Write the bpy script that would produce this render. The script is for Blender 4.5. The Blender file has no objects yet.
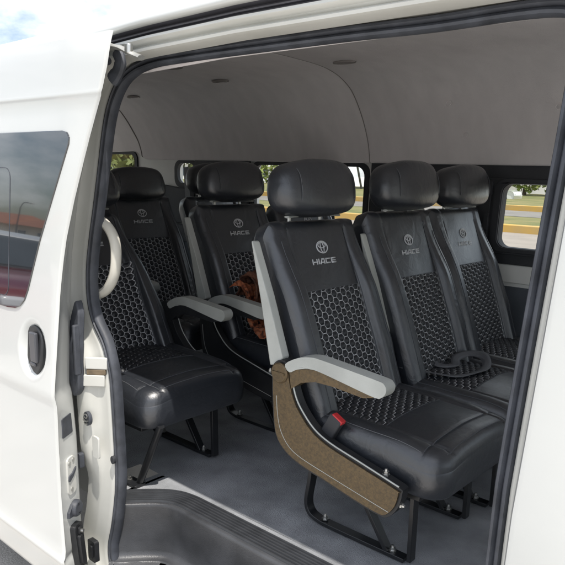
import bpy, bmesh, math, random
from math import sin, cos, pi, radians, sqrt
from mathutils import Vector, Matrix, noise
S = bpy.context.scene
COL = S.collection
rnd = random.Random(7)

# ------------------------------------------------------------------ camera
cd = bpy.data.cameras.new('camera'); cam = bpy.data.objects.new('camera', cd); COL.objects.link(cam)
YAW, PITCH, ROLL = radians(41), radians(16), radians(1.8)
fw = Vector((-sin(YAW)*cos(PITCH), cos(YAW)*cos(PITCH), -sin(PITCH)))
rt = Vector((cos(YAW), sin(YAW), 0)); up = rt.cross(fw)
r2 = cos(ROLL)*rt + sin(ROLL)*up; u2 = -sin(ROLL)*rt + cos(ROLL)*up
cam.matrix_world = Matrix(((r2.x, u2.x, -fw.x, 0), (r2.y, u2.y, -fw.y, 0), (r2.z, u2.z, -fw.z, 1.68), (0, 0, 0, 1)))
cd.sensor_width = 36; cd.lens = 650/565*36; cd.shift_y = (360-282.5)/565
cd.clip_start = 0.02; cd.clip_end = 2000
S.camera = cam

# ------------------------------------------------------------------ sky, sun, exposure
W = bpy.data.worlds.new('World'); S.world = W; W.use_nodes = True
SUN_EL, SUN_AZ = radians(66.7), radians(114.6)          # azimuth measured from +Y towards +X
nt = W.node_tree; N = nt.nodes; L = nt.links
bg = N['Background']
sky = N.new('ShaderNodeTexSky'); sky.sky_type = 'NISHITA'; sky.sun_disc = False
sky.sun_elevation = SUN_EL; sky.sun_rotation = SUN_AZ; sky.air_density = 1.0; sky.dust_density = 1.5
tc = N.new('ShaderNodeTexCoord')
mp = N.new('ShaderNodeMapping'); mp.inputs['Scale'].default_value = (1.6, 1.6, 3.4); mp.inputs['Location'].default_value = (0.35, 0.2, 0.1)
nz = N.new('ShaderNodeTexNoise'); nz.inputs['Scale'].default_value = 2.6; nz.inputs['Detail'].default_value = 8; nz.inputs['Roughness'].default_value = 0.58
rp = N.new('ShaderNodeValToRGB'); rp.color_ramp.elements[0].position = 0.38; rp.color_ramp.elements[1].position = 0.62
mx = N.new('ShaderNodeMixRGB'); mx.inputs['Color2'].default_value = (11.0, 11.2, 11.6, 1)
L.new(tc.outputs['Generated'], mp.inputs['Vector']); L.new(mp.outputs['Vector'], nz.inputs['Vector'])
L.new(nz.outputs['Fac'], rp.inputs['Fac']); L.new(rp.outputs['Color'], mx.inputs['Fac'])
L.new(sky.outputs['Color'], mx.inputs['Color1']); L.new(mx.outputs['Color'], bg.inputs['Color'])
bg.inputs['Strength'].default_value = 0.11
sl = bpy.data.lights.new('sun', 'SUN'); sl.energy = 3.4; sl.angle = radians(0.53); sl.color = (1, 0.95, 0.88)
so = bpy.data.objects.new('sun', sl); COL.objects.link(so)
sd = Vector((sin(SUN_AZ)*cos(SUN_EL), cos(SUN_AZ)*cos(SUN_EL), sin(SUN_EL)))
so.rotation_euler = sd.to_track_quat('Z', 'Y').to_euler(); so.location = sd*30
S.view_settings.view_transform = 'Standard'; S.view_settings.look = 'None'
S.cycles.diffuse_bounces = 10; S.cycles.max_bounces = 14
S.view_settings.exposure = 0.57; S.view_settings.gamma = 1.0; S.view_settings.use_curve_mapping = False

# ------------------------------------------------------------------ materials
def mat(name, col, rough=0.5, metal=0.0, var=0.0, vscale=8.0, bump=0.0, bscale=200.0, spec=0.5, coat=0.0, crough=0.05, nrough=0.5, coords='Object', col2=None, detail=6.0, stretch=None):
    m = bpy.data.materials.new(name); m.use_nodes = True
    t = m.node_tree; b = t.nodes['Principled BSDF']
    b.inputs['Base Color'].default_value = (*col, 1); b.inputs['Roughness'].default_value = rough
    b.inputs['Metallic'].default_value = metal; b.inputs['Specular IOR Level'].default_value = spec
    b.inputs['Coat Weight'].default_value = coat; b.inputs['Coat Roughness'].default_value = crough
    c = t.nodes.new('ShaderNodeTexCoord'); vec = c.outputs[coords]
    if stretch:
        q = t.nodes.new('ShaderNodeMapping'); q.inputs['Scale'].default_value = stretch
        t.links.new(vec, q.inputs['Vector']); vec = q.outputs['Vector']
    if var or col2:
        n = t.nodes.new('ShaderNodeTexNoise'); n.inputs['Scale'].default_value = vscale; n.inputs['Detail'].default_value = detail; n.inputs['Roughness'].default_value = nrough
        r = t.nodes.new('ShaderNodeValToRGB')
        r.color_ramp.elements[0].position = 0.3; r.color_ramp.elements[1].position = 0.7
        c1 = col if col2 else tuple(x*(1-var) for x in col); c2 = col2 if col2 else tuple(min(1, x*(1+var)) for x in col)
        r.color_ramp.elements[0].color = (*c1, 1); r.color_ramp.elements[1].color = (*c2, 1)
        t.links.new(vec, n.inputs['Vector']); t.links.new(n.outputs['Fac'], r.inputs['Fac']); t.links.new(r.outputs['Color'], b.inputs['Base Color'])
        rr = t.nodes.new('ShaderNodeMapRange'); rr.inputs['To Min'].default_value = max(0.02, rough*0.85); rr.inputs['To Max'].default_value = min(1, rough*1.2)
        t.links.new(n.outputs['Fac'], rr.inputs['Value']); t.links.new(rr.outputs['Result'], b.inputs['Roughness'])
    if bump:
        n2 = t.nodes.new('ShaderNodeTexNoise'); n2.inputs['Scale'].default_value = bscale; n2.inputs['Detail'].default_value = 4
        bp = t.nodes.new('ShaderNodeBump'); bp.inputs['Strength'].default_value = bump; bp.inputs['Distance'].default_value = 0.01
        t.links.new(vec, n2.inputs['Vector']); t.links.new(n2.outputs['Fac'], bp.inputs['Height']); t.links.new(bp.outputs['Normal'], b.inputs['Normal'])
    return m

def glass(name, tint, refl=1.0):
    m = bpy.data.materials.new(name); m.use_nodes = True
    t = m.node_tree; t.nodes.remove(t.nodes['Principled BSDF']); o = t.nodes['Material Output']
    a = t.nodes.new('ShaderNodeBsdfTransparent'); a.inputs['Color'].default_value = (*tint, 1)
    g = t.nodes.new('ShaderNodeBsdfGlossy'); g.inputs['Roughness'].default_value = 0.01
    f = t.nodes.new('ShaderNodeFresnel'); f.inputs['IOR'].default_value = 1.45
    x = t.nodes.new('ShaderNodeMixShader')
    ge = t.nodes.new('ShaderNodeNewGeometry'); k = t.nodes.new('ShaderNodeMath'); k.operation = 'SUBTRACT'; k.inputs[0].default_value = 1; t.links.new(ge.outputs['Backfacing'], k.inputs[1])
    k2 = t.nodes.new('ShaderNodeMath'); k2.operation = 'MULTIPLY'; t.links.new(f.outputs['Fac'], k2.inputs[0]); t.links.new(k.outputs[0], k2.inputs[1])
    t.links.new(k2.outputs[0], x.inputs['Fac']); t.links.new(a.outputs['BSDF'], x.inputs[1]); t.links.new(g.outputs['BSDF'], x.inputs[2]); t.links.new(x.outputs['Shader'], o.inputs['Surface'])
    return m

PW, PH = 0.0282, 0.0250            # hexagon row pitch (v) and scale across (u)
def hexd(u, v):
    a, b = v/PH+200.0, u/(PW*0.97)+200.0*1.7320508
    def md(x, m): return x-m*math.floor(x/m)
    H = 1.7320508
    ax, ay = md(a, 1)-.5, md(b, H)-H/2
    bx, by = md(a-.5, 1)-.5, md(b-H/2, H)-H/2
    x, y = (ax, ay) if ax*ax+ay*ay < bx*bx+by*by else (bx, by)
    x, y = abs(x), abs(y)
    return max(x, x*.5+y*.8660254)     # 0 centre .. 0.5 edge

def quilt_mat():
    m = mat('quilted_black_vinyl', (0.022, 0.025, 0.031), 0.42, bump=0.06, bscale=900)
    t = m.node_tree; n = t.nodes; l = t.links; b = n['Principled BSDF']
    uv = n.new('ShaderNodeTexCoord'); sp = n.new('ShaderNodeSeparateXYZ'); l.new(uv.outputs['UV'], sp.inputs[0])
    def M(op, a, bb=None, cc=None):
        k = n.new('ShaderNodeMath'); k.operation = op
        for i, q in enumerate((a, bb, cc)):
            if q is None: continue
            if isinstance(q, (int, float)): k.inputs[i].default_value = q
            else: l.new(q, k.inputs[i])
        return k.outputs[0]
    H = 1.7320508
    A = M('MULTIPLY_ADD', sp.outputs['Y'], 1/PH, 200.0); B = M('MULTIPLY_ADD', sp.outputs['X'], 1/(PW*0.97), 200.0*H)
    ax = M('SUBTRACT', M('MODULO', A, 1.0), .5); ay = M('SUBTRACT', M('MODULO', B, H), H/2)
    bx = M('SUBTRACT', M('MODULO', M('SUBTRACT', A, .5), 1.0), .5); by = M('SUBTRACT', M('MODULO', M('SUBTRACT', B, H/2), H), H/2)
    la = M('ADD', M('MULTIPLY', ax, ax), M('MULTIPLY', ay, ay)); lb = M('ADD', M('MULTIPLY', bx, bx), M('MULTIPLY', by, by))
    s = M('LESS_THAN', la, lb); s1 = M('SUBTRACT', 1.0, s)
    x = M('ABSOLUTE', M('ADD', M('MULTIPLY', ax, s), M('MULTIPLY', bx, s1))); y = M('ABSOLUTE', M('ADD', M('MULTIPLY', ay, s), M('MULTIPLY', by, s1)))
    d = M('MAXIMUM', x, M('ADD', M('MULTIPLY', x, .5), M('MULTIPLY', y, .8660254)))
    r = n.new('ShaderNodeMapRange'); r.interpolation_type = 'SMOOTHSTEP'
    r.inputs['From Min'].default_value = 0.440; r.inputs['From Max'].default_value = 0.468; l.new(d, r.inputs['Value'])
    # thread breaks up into single stitches
    w = n.new('ShaderNodeTexNoise'); w.inputs['Scale'].default_value = 420; w.inputs['Detail'].default_value = 1; l.new(uv.outputs['UV'], w.inputs['Vector'])
    wr = n.new('ShaderNodeMapRange'); wr.inputs['From Min'].default_value = .36; wr.inputs['From Max'].default_value = .55; wr.inputs['To Min'].default_value = .35; l.new(w.outputs['Fac'], wr.inputs['Value'])
    f = M('MULTIPLY', r.outputs['Result'], wr.outputs['Result'])
    mixc = n.new('ShaderNodeMixRGB'); mixc.inputs['Color1'].default_value = (0.016, 0.018, 0.022, 1); mixc.inputs['Color2'].default_value = (0.64, 0.65, 0.67, 1)
    l.new(f, mixc.inputs['Fac']); l.new(mixc.outputs['Color'], b.inputs['Base Color'])
    rr = n.new('ShaderNodeMapRange'); rr.inputs['To Min'].default_value = .42; rr.inputs['To Max'].default_value = .8; l.new(f, rr.inputs['Value']); l.new(rr.outputs['Result'], b.inputs['Roughness'])
    return m

M_ = dict(
    white=mat('van_white_paint', (0.56, 0.57, 0.55), 0.28, var=0.015, vscale=1.2, coat=0.6),
    jamb=mat('jamb_white_paint', (0.50, 0.50, 0.46), 0.38, col2=(.60, .60, .565), vscale=5, detail=12, coat=0.25),
    rubber=mat('black_rubber', (0.055, 0.060, 0.072), 0.55, var=0.35, vscale=20, bump=0.1, bscale=300),
    blackpl=mat('black_plastic', (0.016, 0.017, 0.019), 0.42, var=0.2, vscale=30, bump=0.12, bscale=500),
    trim=mat('charcoal_trim', (0.030, 0.032, 0.037), 0.6, var=0.15, vscale=12, bump=0.1, bscale=500),
    vinyl=mat('black_vinyl', (0.022, 0.025, 0.031), 0.34, var=0.15, vscale=7, detail=10, bump=0.12, bscale=600, spec=0.8, coat=0.40, crough=0.27),
    quilt=quilt_mat(),
    thread=mat('grey_thread', (0.30, 0.31, 0.33), 0.8),
    seam=mat('dark_grey_thread', (0.085, 0.09, 0.1), 0.7),
    emb=mat('silver_embroidery', (0.62, 0.63, 0.65), 0.5, var=0.15, vscale=300, bump=0.3, bscale=900),
    liner=mat('headliner_fabric', (0.72, 0.685, 0.685), 0.95, var=0.05, vscale=9, detail=10, bump=0.3, bscale=300, stretch=(1.6, .8, .6)),
    linerseam=mat('headliner_seam', (0.26, 0.24, 0.23), 0.9),
    greypl=mat('light_grey_plastic', (0.43, 0.445, 0.42), 0.48, var=0.12, vscale=9, detail=12, bump=0.16, bscale=450),
    handle=mat('cream_plastic', (0.62, 0.60, 0.53), 0.4, var=0.04, vscale=10),
    brown=mat('bronze_plastic', (0.072, 0.056, 0.036), 0.34, metal=0.35, col2=(0.170, 0.116, 0.056), vscale=130, detail=8, nrough=0.7, bump=0.22, bscale=620),
    floor=mat('grey_vinyl_floor', (0.29, 0.30, 0.318), 0.55, var=0.30, vscale=8, detail=12, bump=0.5, bscale=260),
    ribs=mat('black_ribbed_rubber', (0.035, 0.037, 0.041), 0.5, var=0.2, vscale=20),
    step=mat('black_step_plastic', (0.055, 0.057, 0.062), 0.38, var=0.35, vscale=7, detail=12, bump=0.12, bscale=300),
    metal=mat('black_painted_steel', (0.014, 0.015, 0.017), 0.32, var=0.2, vscale=18),
    chrome=mat('zinc_steel', (0.55, 0.55, 0.53), 0.35, metal=1.0, var=0.12, vscale=60),
    panel=mat('light_grey_wall_panel', (0.74, 0.74, 0.71), 0.6, var=0.04, vscale=6),
    lowpanel=mat('slate_lower_panel', (0.075, 0.085, 0.10), 0.8, var=0.12, vscale=9, bump=0.2, bscale=300),
    red=mat('red_button', (0.55, 0.025, 0.03), 0.35, var=0.05, vscale=40),
    belt=mat('black_webbing', (0.10, 0.103, 0.112), 0.34, bump=0.4, bscale=900),
    glass=glass('clear_glass', (0.95, 0.97, 0.96)),
    tint=mat('dark_tinted_glass', (0.012, 0.015, 0.018), 0.015, spec=0.9, coat=1.0),
    orange=mat('orange_brown_cloth', (0.055, 0.024, 0.016), 0.9, col2=(0.62, 0.165, 0.05), vscale=22, bump=0.6, bscale=160),
)

def wrinkle(m, scale, strength):
    t = m.node_tree; b = t.nodes['Principled BSDF']; ln_ = b.inputs['Normal'].links
    c = t.nodes.new('ShaderNodeTexCoord'); n = t.nodes.new('ShaderNodeTexNoise'); n.inputs['Scale'].default_value = scale; n.inputs['Detail'].default_value = 3; n.inputs['Distortion'].default_value = 1.2
    bp = t.nodes.new('ShaderNodeBump'); bp.inputs['Strength'].default_value = strength; bp.inputs['Distance'].default_value = .02
    t.links.new(c.outputs['Object'], n.inputs['Vector']); t.links.new(n.outputs['Fac'], bp.inputs['Height'])
    if ln_: t.links.new(ln_[0].from_socket, bp.inputs['Normal'])
    t.links.new(bp.outputs['Normal'], b.inputs['Normal'])
wrinkle(M_['vinyl'], 22, .13); wrinkle(M_['floor'], 5, .25); wrinkle(M_['liner'], 2, .05)
# ------------------------------------------------------------------ mesh helpers
class MB:
    def __init__(s): s.v = []; s.f = []; s.m = []; s.uv = {}
    def add(s, vs, fs, m=0):
        o = len(s.v); s.v += [tuple(p) for p in vs]
        for f in fs: s.f.append([i+o for i in f]); s.m.append(m)
    def box(s, c, d, m=0, R=None):
        x, y, z = d[0]/2, d[1]/2, d[2]/2
        vs = [Vector((a*x, b*y, e*z)) for a in (-1, 1) for b in (-1, 1) for e in (-1, 1)]
        if R is not None: vs = [R @ q for q in vs]
        vs = [q+Vector(c) for q in vs]
        s.add(vs, [(0, 1, 3, 2), (4, 6, 7, 5), (0, 4, 5, 1), (2, 3, 7, 6), (0, 2, 6, 4), (1, 5, 7, 3)], m)
    def tube(s, pts, r, n=8, m=0, cap=True, flat=None, upv=None):
        """sweep a round (or flat=(a,b) elliptical / box when n==4) profile along pts"""
        P = [Vector(p) for p in pts]; rings = []; prev = None
        for i, p in enumerate(P):
            d = (P[min(i+1, len(P)-1)]-P[max(i-1, 0)]).normalized()
            ref = Vector(upv) if upv else (prev if prev else (Vector((0, 0, 1)) if abs(d.z) < .9 else Vector((0, 1, 0))))
            a = (ref-d*ref.dot(d)).normalized(); b = d.cross(a); prev = a
            rr = r[i] if isinstance(r, (list, tuple)) else r
            fa, fb = flat if flat else (1, 1)
            off = pi/4 if n == 4 else 0
            k = sqrt(2) if n == 4 else 1
            rings.append([p+a*(cos(2*pi*j/n+off)*rr*fa*k)+b*(sin(2*pi*j/n+off)*rr*fb*k) for j in range(n)])
        vs = [q for R in rings for q in R]; fs = []
        for i in range(len(P)-1):
            for j in range(n): fs.append((i*n+j, i*n+(j+1) % n, (i+1)*n+(j+1) % n, (i+1)*n+j))
        if cap: fs += [tuple(range(n-1, -1, -1)), tuple((len(P)-1)*n+j for j in range(n))]
        s.add(vs, fs, m)
    def cyl(s, p, q, r, n=16, m=0, r1=None): s.tube([p, q], [r, r if r1 is None else r1], n, m)
    def prism(s, outline, to3, h0, h1, m=0):
        """outline: 2D loop; to3(a,b,h) -> xyz"""
        n = len(outline)
        vs = [to3(a, b, h0) for a, b in outline]+[to3(a, b, h1) for a, b in outline]
        if n > 4:
            from mathutils.geometry import tessellate_polygon
            tri = [tuple(t) for t in tessellate_polygon([[Vector((a, b, 0)) for a, b in outline]])]
            caps = tri+[tuple(i+n for i in reversed(t)) for t in tri]
        else: caps = [tuple(range(n)), tuple(range(2*n-1, n-1, -1))]
        s.add(vs, caps+[(i, i+n, (i+1) % n+n, (i+1) % n) for i in range(n)], m)
    def grid(s, rows, m=0, close=False):
        nr, nc = len(rows), len(rows[0]); vs = [p for r in rows for p in r]; fs = []
        for i in range(nr-1):
            for j in range(nc-1+(1 if close else 0)):
                k = (j+1) % nc
                fs.append((i*nc+j, i*nc+k, (i+1)*nc+k, (i+1)*nc+j))
        s.add(vs, fs, m)
    def build(s, name, mats, parent=None, sharp=35, bevel=0, seg=2, origin=None, fix=True, uv=None, label=None):
        me = bpy.data.meshes.new(name)
        o3 = Vector(origin) if origin else None
        me.from_pydata([tuple(Vector(p)-o3) for p in s.v] if o3 else s.v, [], s.f)
        if not isinstance(mats, (list, tuple)): mats = [mats]
        for q in mats: me.materials.append(q)
        for p, k in zip(me.polygons, s.m): p.material_index = k; p.use_smooth = True
        if uv:
            ul = me.uv_layers.new(name='UVMap')
            for lp in me.loops: ul.data[lp.index].uv = uv[lp.vertex_index] if lp.vertex_index < len(uv) else (0, 0)
        if fix:
            b = bmesh.new(); b.from_mesh(me); bmesh.ops.recalc_face_normals(b, faces=b.faces); b.to_mesh(me); b.free()
        if sharp: me.set_sharp_from_angle(angle=radians(sharp))
        ob = bpy.data.objects.new(name, me); COL.objects.link(ob)
        if parent: ob.parent = parent
        if bevel:
            md = ob.modifiers.new('bevel', 'BEVEL'); md.width = bevel; md.segments = seg; md.limit_method = 'ANGLE'; md.angle_limit = radians(30)
            md.harden_normals = False
        if label: ob['label'] = label
        return ob

def thing(name, label, cat, loc=(0, 0, 0), rz=0, group=None):
    o = bpy.data.objects.new(name, None); COL.objects.link(o); o.location = loc; o.rotation_euler = (0, 0, rz)
    o.empty_display_size = .1; tag(o, label, cat, group); return o
def tag(o, label, cat, group=None):
    o['label'] = label; o['category'] = cat
    if group: o['group'] = group
def struct(o, kind='structure'): o['kind'] = kind; return o
def copy_tree(o, parent=None):
    c = o.copy(); COL.objects.link(c)
    if parent: c.parent = parent
    for ch in list(o.children): copy_tree(ch, c)
    return c
def lerp_tab(tab, x):
    if x <= tab[0][0]: return tab[0][1]
    for (a, va), (b, vb) in zip(tab, tab[1:]):
        if x <= b:
            t = (x-a)/(b-a); return va+(vb-va)*t
    return tab[-1][1]
def smooth(a, b, x):
    t = max(0, min(1, (x-a)/(b-a))); return t*t*(3-2*t)
def catmull(pts, n=6, closed=False):
    P = [Vector(p) for p in pts]; out = []
    m = len(P)
    for i in range(m if closed else m-1):
        g = (lambda k: P[k % m]) if closed else (lambda k: P[max(0, min(m-1, k))])
        p0, p1, p2, p3 = g(i-1), g(i), g(i+1), g(i+2)
        for j in range(n):
            t = j/n
            out.append(0.5*((2*p1)+(-p0+p2)*t+(2*p0-5*p1+4*p2-p3)*t*t+(-p0+3*p1-3*p2+p3)*t**3))
    if not closed: out.append(P[-1])
    return out
def rrect(x0, x1, z0, z1, r, n=6):
    out = []
    for cx, cz, a0 in ((x1-r, z1-r, 0), (x0+r, z1-r, 90), (x0+r, z0+r, 180), (x1-r, z0+r, 270)):
        for k in range(n+1):
            a = radians(a0+90*k/n); out.append((cx+r*cos(a), cz+r*sin(a)))
    return out
def plate(mb, outer, holes, to3, h0, h1, m=0):
    """flat plate with holes, extruded from h0 to h1"""
    from mathutils.geometry import tessellate_polygon
    loops = [outer]+holes
    tri = tessellate_polygon([[Vector((a, b, 0)) for a, b in l] for l in loops])
    flat = [q for l in loops for q in l]; n = len(flat)
    vs = [to3(a, b, h0) for a, b in flat]+[to3(a, b, h1) for a, b in flat]
    fs = [tuple(t) for t in tri]+[tuple(i+n for i in reversed(t)) for t in tri]
    o = 0
    for l in loops:
        k = len(l)
        for i in range(k): fs.append((o+i, o+(i+1) % k, o+(i+1) % k+n, o+i+n))
        o += k
    mb.add(vs, fs, m)
def ys(z): return max(0.0, z-1.15)*.105

# ------------------------------------------------------------------ the van
VO = Vector((-1.7, 1.97, 0))
van = thing('passenger_van', 'white high-roof passenger van seen through its open side door', 'van', VO)
def vb(mb, name, mats, parent=None, **k):
    return mb.build(name, mats, parent or van, origin=VO, **k)

# opening loop on the seal plane (X, z), outer edge of the rubber seal, left side then down, right side
LEFT = [(-.52, 1.963), (-.652, 1.961), (-.863, 1.964), (-1.21, 1.965), (-1.345, 1.964), (-1.44, 1.962), (-1.50, 1.955), (-1.545, 1.944), (-1.59, 1.922), (-1.625, 1.885), (-1.650, 1.835), (-1.664, 1.775), (-1.674, 1.701), (-1.692, 1.573), (-1.708, 1.474), (-1.715, 1.385), (-1.704, 1.300), (-1.672, 1.235), (-1.612, 1.172), (-1.584, 1.10), (-1.578, 1.015), (-1.575, .904), (-1.575, .751), (-1.605, .60), (-1.634, .50)]
BOT = [(-1.62, .42), (-1.56, .385), (-1.40, .38), (-1.0, .38), (-.60, .38), (-.44, .385), (-.385, .42)]
RIGHT = [(-.368, .55), (-.37, .9), (-.374, 1.25), (-.374, 1.6), (-.373, 1.78), (-.374, 1.87), (-.381, 1.922), (-.402, 1.951), (-.44, 1.961)]
loop = catmull([(x, 0, z) for x, z in LEFT+BOT+RIGHT], 4, closed=True)
loop2 = [(p.x, p.z) for p in loop]
nL = len(loop2)
ctr = (-1.0, 1.2)
def off_loop(lp, d):
    out = []
    k = len(lp)
    for i in range(k):
        a, b = lp[i-1], lp[(i+1) % k]
        tx, tz = b[0]-a[0], b[1]-a[1]; ll = math.hypot(tx, tz) or 1
        nx, nzv = -tz/ll, tx/ll
        if (lp[i][0]-ctr[0])*nx+(lp[i][1]-ctr[1])*nzv < 0: nx, nzv = -nx, -nzv
        out.append((lp[i][0]+nx*d, lp[i][1]+nzv*d))
    return out
# door seal: profile (offset along outward normal, Y depth) swept round the loop
mb = MB()
prof = [(0.000, .012), (-.001, -.002), (-.004, -.010), (-.009, -.011), (-.0125, -.006), (-.014, -.001), (-.016, -.006), (-.020, -.010), (-.025, -.009), (-.0285, -.002), (-.029, .010), (-.024, .020), (-.010, .022)]
rings = []
for o, dy in prof:
    lp = off_loop(loop2, o); rings.append([(x, 1.05+ys(z)+dy, z) for x, z in lp])
rings.append(rings[0])
mb.grid(rings, close=True)
vb(mb, 'door_seal', M_['rubber'], sharp=50)

# jamb skin round the opening: seal line -> rounded step -> body side outer face
mb = MB()
levels = [(.030, 1.085), (-.002, 1.060), (.004, 1.044), (.018, 1.040), (.034, 1.036), (.046, 1.026), (.055, 1.010), (.066, .999), (.085, .996), (.11, .996)]
rings = []
for k, (o, y) in enumerate(levels):
    lp = off_loop(loop2, o); R = []
    for i, (x, z) in enumerate(lp):
        x0, z0 = loop2[i]
        top = smooth(1.86, 1.95, z0)              # along the roof rail the flange is thin
        rgt = smooth(-.8, -.5, x0)*(1-top)
        oo = o*(1-.72*top)*(1-.62*rgt)
        nx, nz_ = (x-x0, z-z0); d = math.hypot(nx, nz_) or 1
        sgn = abs(o) or 1
        xx = x0+nx/d*oo*(1 if o >= 0 else 1); zz = z0+nz_/d*oo
        if o < 0: xx, zz = x0+nx/d*abs(oo), z0+nz_/d*abs(oo)
        yy = y+ys(z0)+.026*smooth(.86, .70, z0)*(x0 < -1.2)*smooth(4.5, 7, k)*(1-smooth(.50, .42, z0))
        R.append((xx, yy, zz))
    rings.append(R)
mb.grid(rings, close=True)
jamb = vb(mb, 'door_jamb', M_['jamb'], sharp=60)

# body side to the right of the opening (centre pillar and front door skin)
def body_y(z): return lerp_tab([(.30, .992), (.42, .982), (1.05, .98), (1.15, .98), (2.03, .98+.0924)], z)
mb = MB()
zs = [.28, .32, .38, .45, .6, .8, 1.0, 1.08, 1.15, 1.3, 1.5, 1.7, 1.9, 2.0]
for x0, x1, hole in ((-.338, .05, False),):
    rows = []
    for z in zs:
        y = body_y(z); R = [(x0-.012, y+.075, z), (x0-.011, y+.03, z), (x0-.008, y+.012, z), (x0-.003, y+.003, z), (x0+.006, y, z)]
        R += [(x, y, z) for x in (-.25, -.15, -.05, .04, .05)] + [(.052, y+.02, z)]
        rows.append(R)
    mb.grid(rows)
vb(mb, 'centre_pillar', M_['white'], sharp=40)
mb = MB()
plate(mb, [(.058, .28), (1.15, .28), (1.30, 1.0), (1.22, 1.2), (.75, 1.98), (.058, 1.98)], [rrect(.12, .86, 1.24, 1.86, .07)], lambda a, b, h: (a, body_y(b)+h, b), 0, .04)
fd = vb(mb, 'front_door', M_['white'], sharp=40, bevel=.004)
mb = MB(); plate(mb, rrect(.11, .87, 1.23, 1.87, .07), [], lambda a, b, h: (a, body_y(b)+.02+h, b), 0, .006); vb(mb, 'door_window', M_['glass'], fd)
mb = MB(); mb.box((.16, .965, 1.08), (.17, .03, .035)); vb(mb, 'door_handle', M_['white'], fd, bevel=.01)

# body side behind the slid-back door, sill and nose
mb = MB()
rows = []
for z in zs: rows.append([(-1.66-.13, body_y(z)+.03, z), (-1.85, body_y(z)+.026, z), (-2.2, body_y(z)+.02, z), (-3.0, body_y(z)+.02, z), (-4.0, body_y(z)+.02, z), (-4.55, body_y(z)+.04, z), (-4.66, body_y(z)+.2, z)])
mb.grid(rows)
vb(mb, 'rear_side_panel', M_['white'], sharp=40)
mb = MB(); mb.box((-1.0, 1.06, .335), (1.5, .12, .09)); vb(mb, 'sill', M_['white'], bevel=.015)

# roof: rail section plus high dome
def drop(x, y): return .045*max(0, -1.25-x)*(1-smooth(1.25, 1.75, y))*smooth(1.0, 1.06, y)
rail = [(1.112, 1.958), (1.080, 1.962), (1.073, 1.966), (1.072, 1.972), (1.088, 1.979), (1.0895, 1.9815), (1.086, 1.984), (1.073, 1.987), (1.069, 1.992), (1.071, 1.998), (1.085, 2.0005)]
chan = [(1.085, 2.0005), (1.098, 2.002), (1.098, 2.0085), (1.088, 2.0095), (1.087, 2.0125), (1.098, 2.0135), (1.100, 2.019), (1.075, 2.0205)]
lipr = [(1.075, 2.0205), (1.060, 2.021), (1.056, 2.025), (1.056, 2.033), (1.063, 2.040), (1.072, 2.055)]
domeP = [(1.072, 2.055), (1.09, 2.077), (1.16, 2.106), (1.25, 2.137), (1.40, 2.186), (1.6, 2.235), (1.8, 2.262), (1.975, 2.27), (2.15, 2.262), (2.35, 2.235), (2.55, 2.186), (2.70, 2.137), (2.79, 2.106), (2.86, 2.077), (2.90, 2.04), (2.915, 1.96)]
XS = [1.15, .6, .2, -.2, -.5, -.8, -1.1, -1.4, -1.7, -2.0, -2.4, -2.8, -3.3, -3.8, -4.3, -4.62]
for nm, pr, mt, pa in (('roof_rail_flange', rail, M_['jamb'], None), ('door_rail', chan, mat('dark_grey_rail', (.085, .085, .10), .5, var=.2, vscale=9), None), ('roof', lipr+domeP[1:], M_['white'], None)):
    mb = MB()
    mb.grid([[(x, y, z-drop(x, y)*(1 if y < 1.9 else 0)) for y, z in pr] for x in XS])
    if nm == 'roof':
        mb.grid([[(-4.62, y, z-drop(-4.62, y)*(1 if y < 1.9 else 0)) for y, z in pr[6:22]], [(-4.66, y, 1.98) for y, z in pr[6:22]]])
    vb(mb, nm, mt, sharp=50, fix=True)

# headliner
HL = [(1.150, 1.960), (1.156, 1.9385), (1.172, 1.946), (1.205, 1.990), (1.28, 2.05), (1.40, 2.108), (1.55, 2.138), (1.7, 2.146), (2.0, 2.150), (2.296, 2.147), (2.433, 2.141), (2.52, 2.128), (2.60, 2.105), (2.68, 2.062), (2.75, 1.99), (2.80, 1.92), (2.838, 1.85), (2.862, 1.78), (2.868, 1.748), (2.878, 1.744), (2.895, 1.746)]
mb = MB()
HX = [1.1, .5, 0, -.4, -.8, -1.2, -1.6, -1.943, -1.947, -1.950, -1.953, -1.957, -2.4, -2.9, -3.4, -3.76, -3.80, -3.90, -4.05, -4.2, -4.4, -4.6]
def hlz(x, y, z):
    g = .006*math.exp(-((x+1.95)/.004)**2)
    e = .10*smooth(-3.8, -4.6, x)
    z += .055*smooth(-3.78, -3.9, x)*(1-smooth(1.80, 1.95, z))*(y > 2)
    return (x, y, z+g*.6-drop(x, y)*(1 if y < 1.9 else 0)*.9-e*(z-1.7)*1.5)
HLs = [tuple(p)[0::2] for p in catmull([(y, 0, z) for y, z in HL], 3)]
mb.grid([[hlz(x, y, z) for y, z in HLs] for x in HX])
hl = vb(mb, 'headliner', M_['liner'], sharp=60)
for xs in (-1.95, -3.83):
    mb = MB(); mb.tube([tuple(Vector(hlz(xs, y, z))+Vector((0, 0, -.0008))) for y, z in HLs[2:-3]], 0.0026 if xs > -3 else .005, 6); vb(mb, 'lining_seam', M_['linerseam'], hl)
for x, y in ((-1.42, 2.0), (-1.80, 2.41), (-2.66, 2.5), (-2.62, 2.16), (-3.54, 2.6)):
    z = lerp_tab(HL[8:16], y); mb = MB()
    mb.grid([[(x+.058*cos(a)*q, y+.030*sin(a)*q, z-dz) for a in [2*pi*k/24 for k in range(24)]] for q, dz in ((1, -.002), (.98, .004), (.90, .005), (.84, .0015), (.5, .004), (.01, .004))], close=True)
    vb(mb, 'air_vent', M_['linerseam'], hl)
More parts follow.
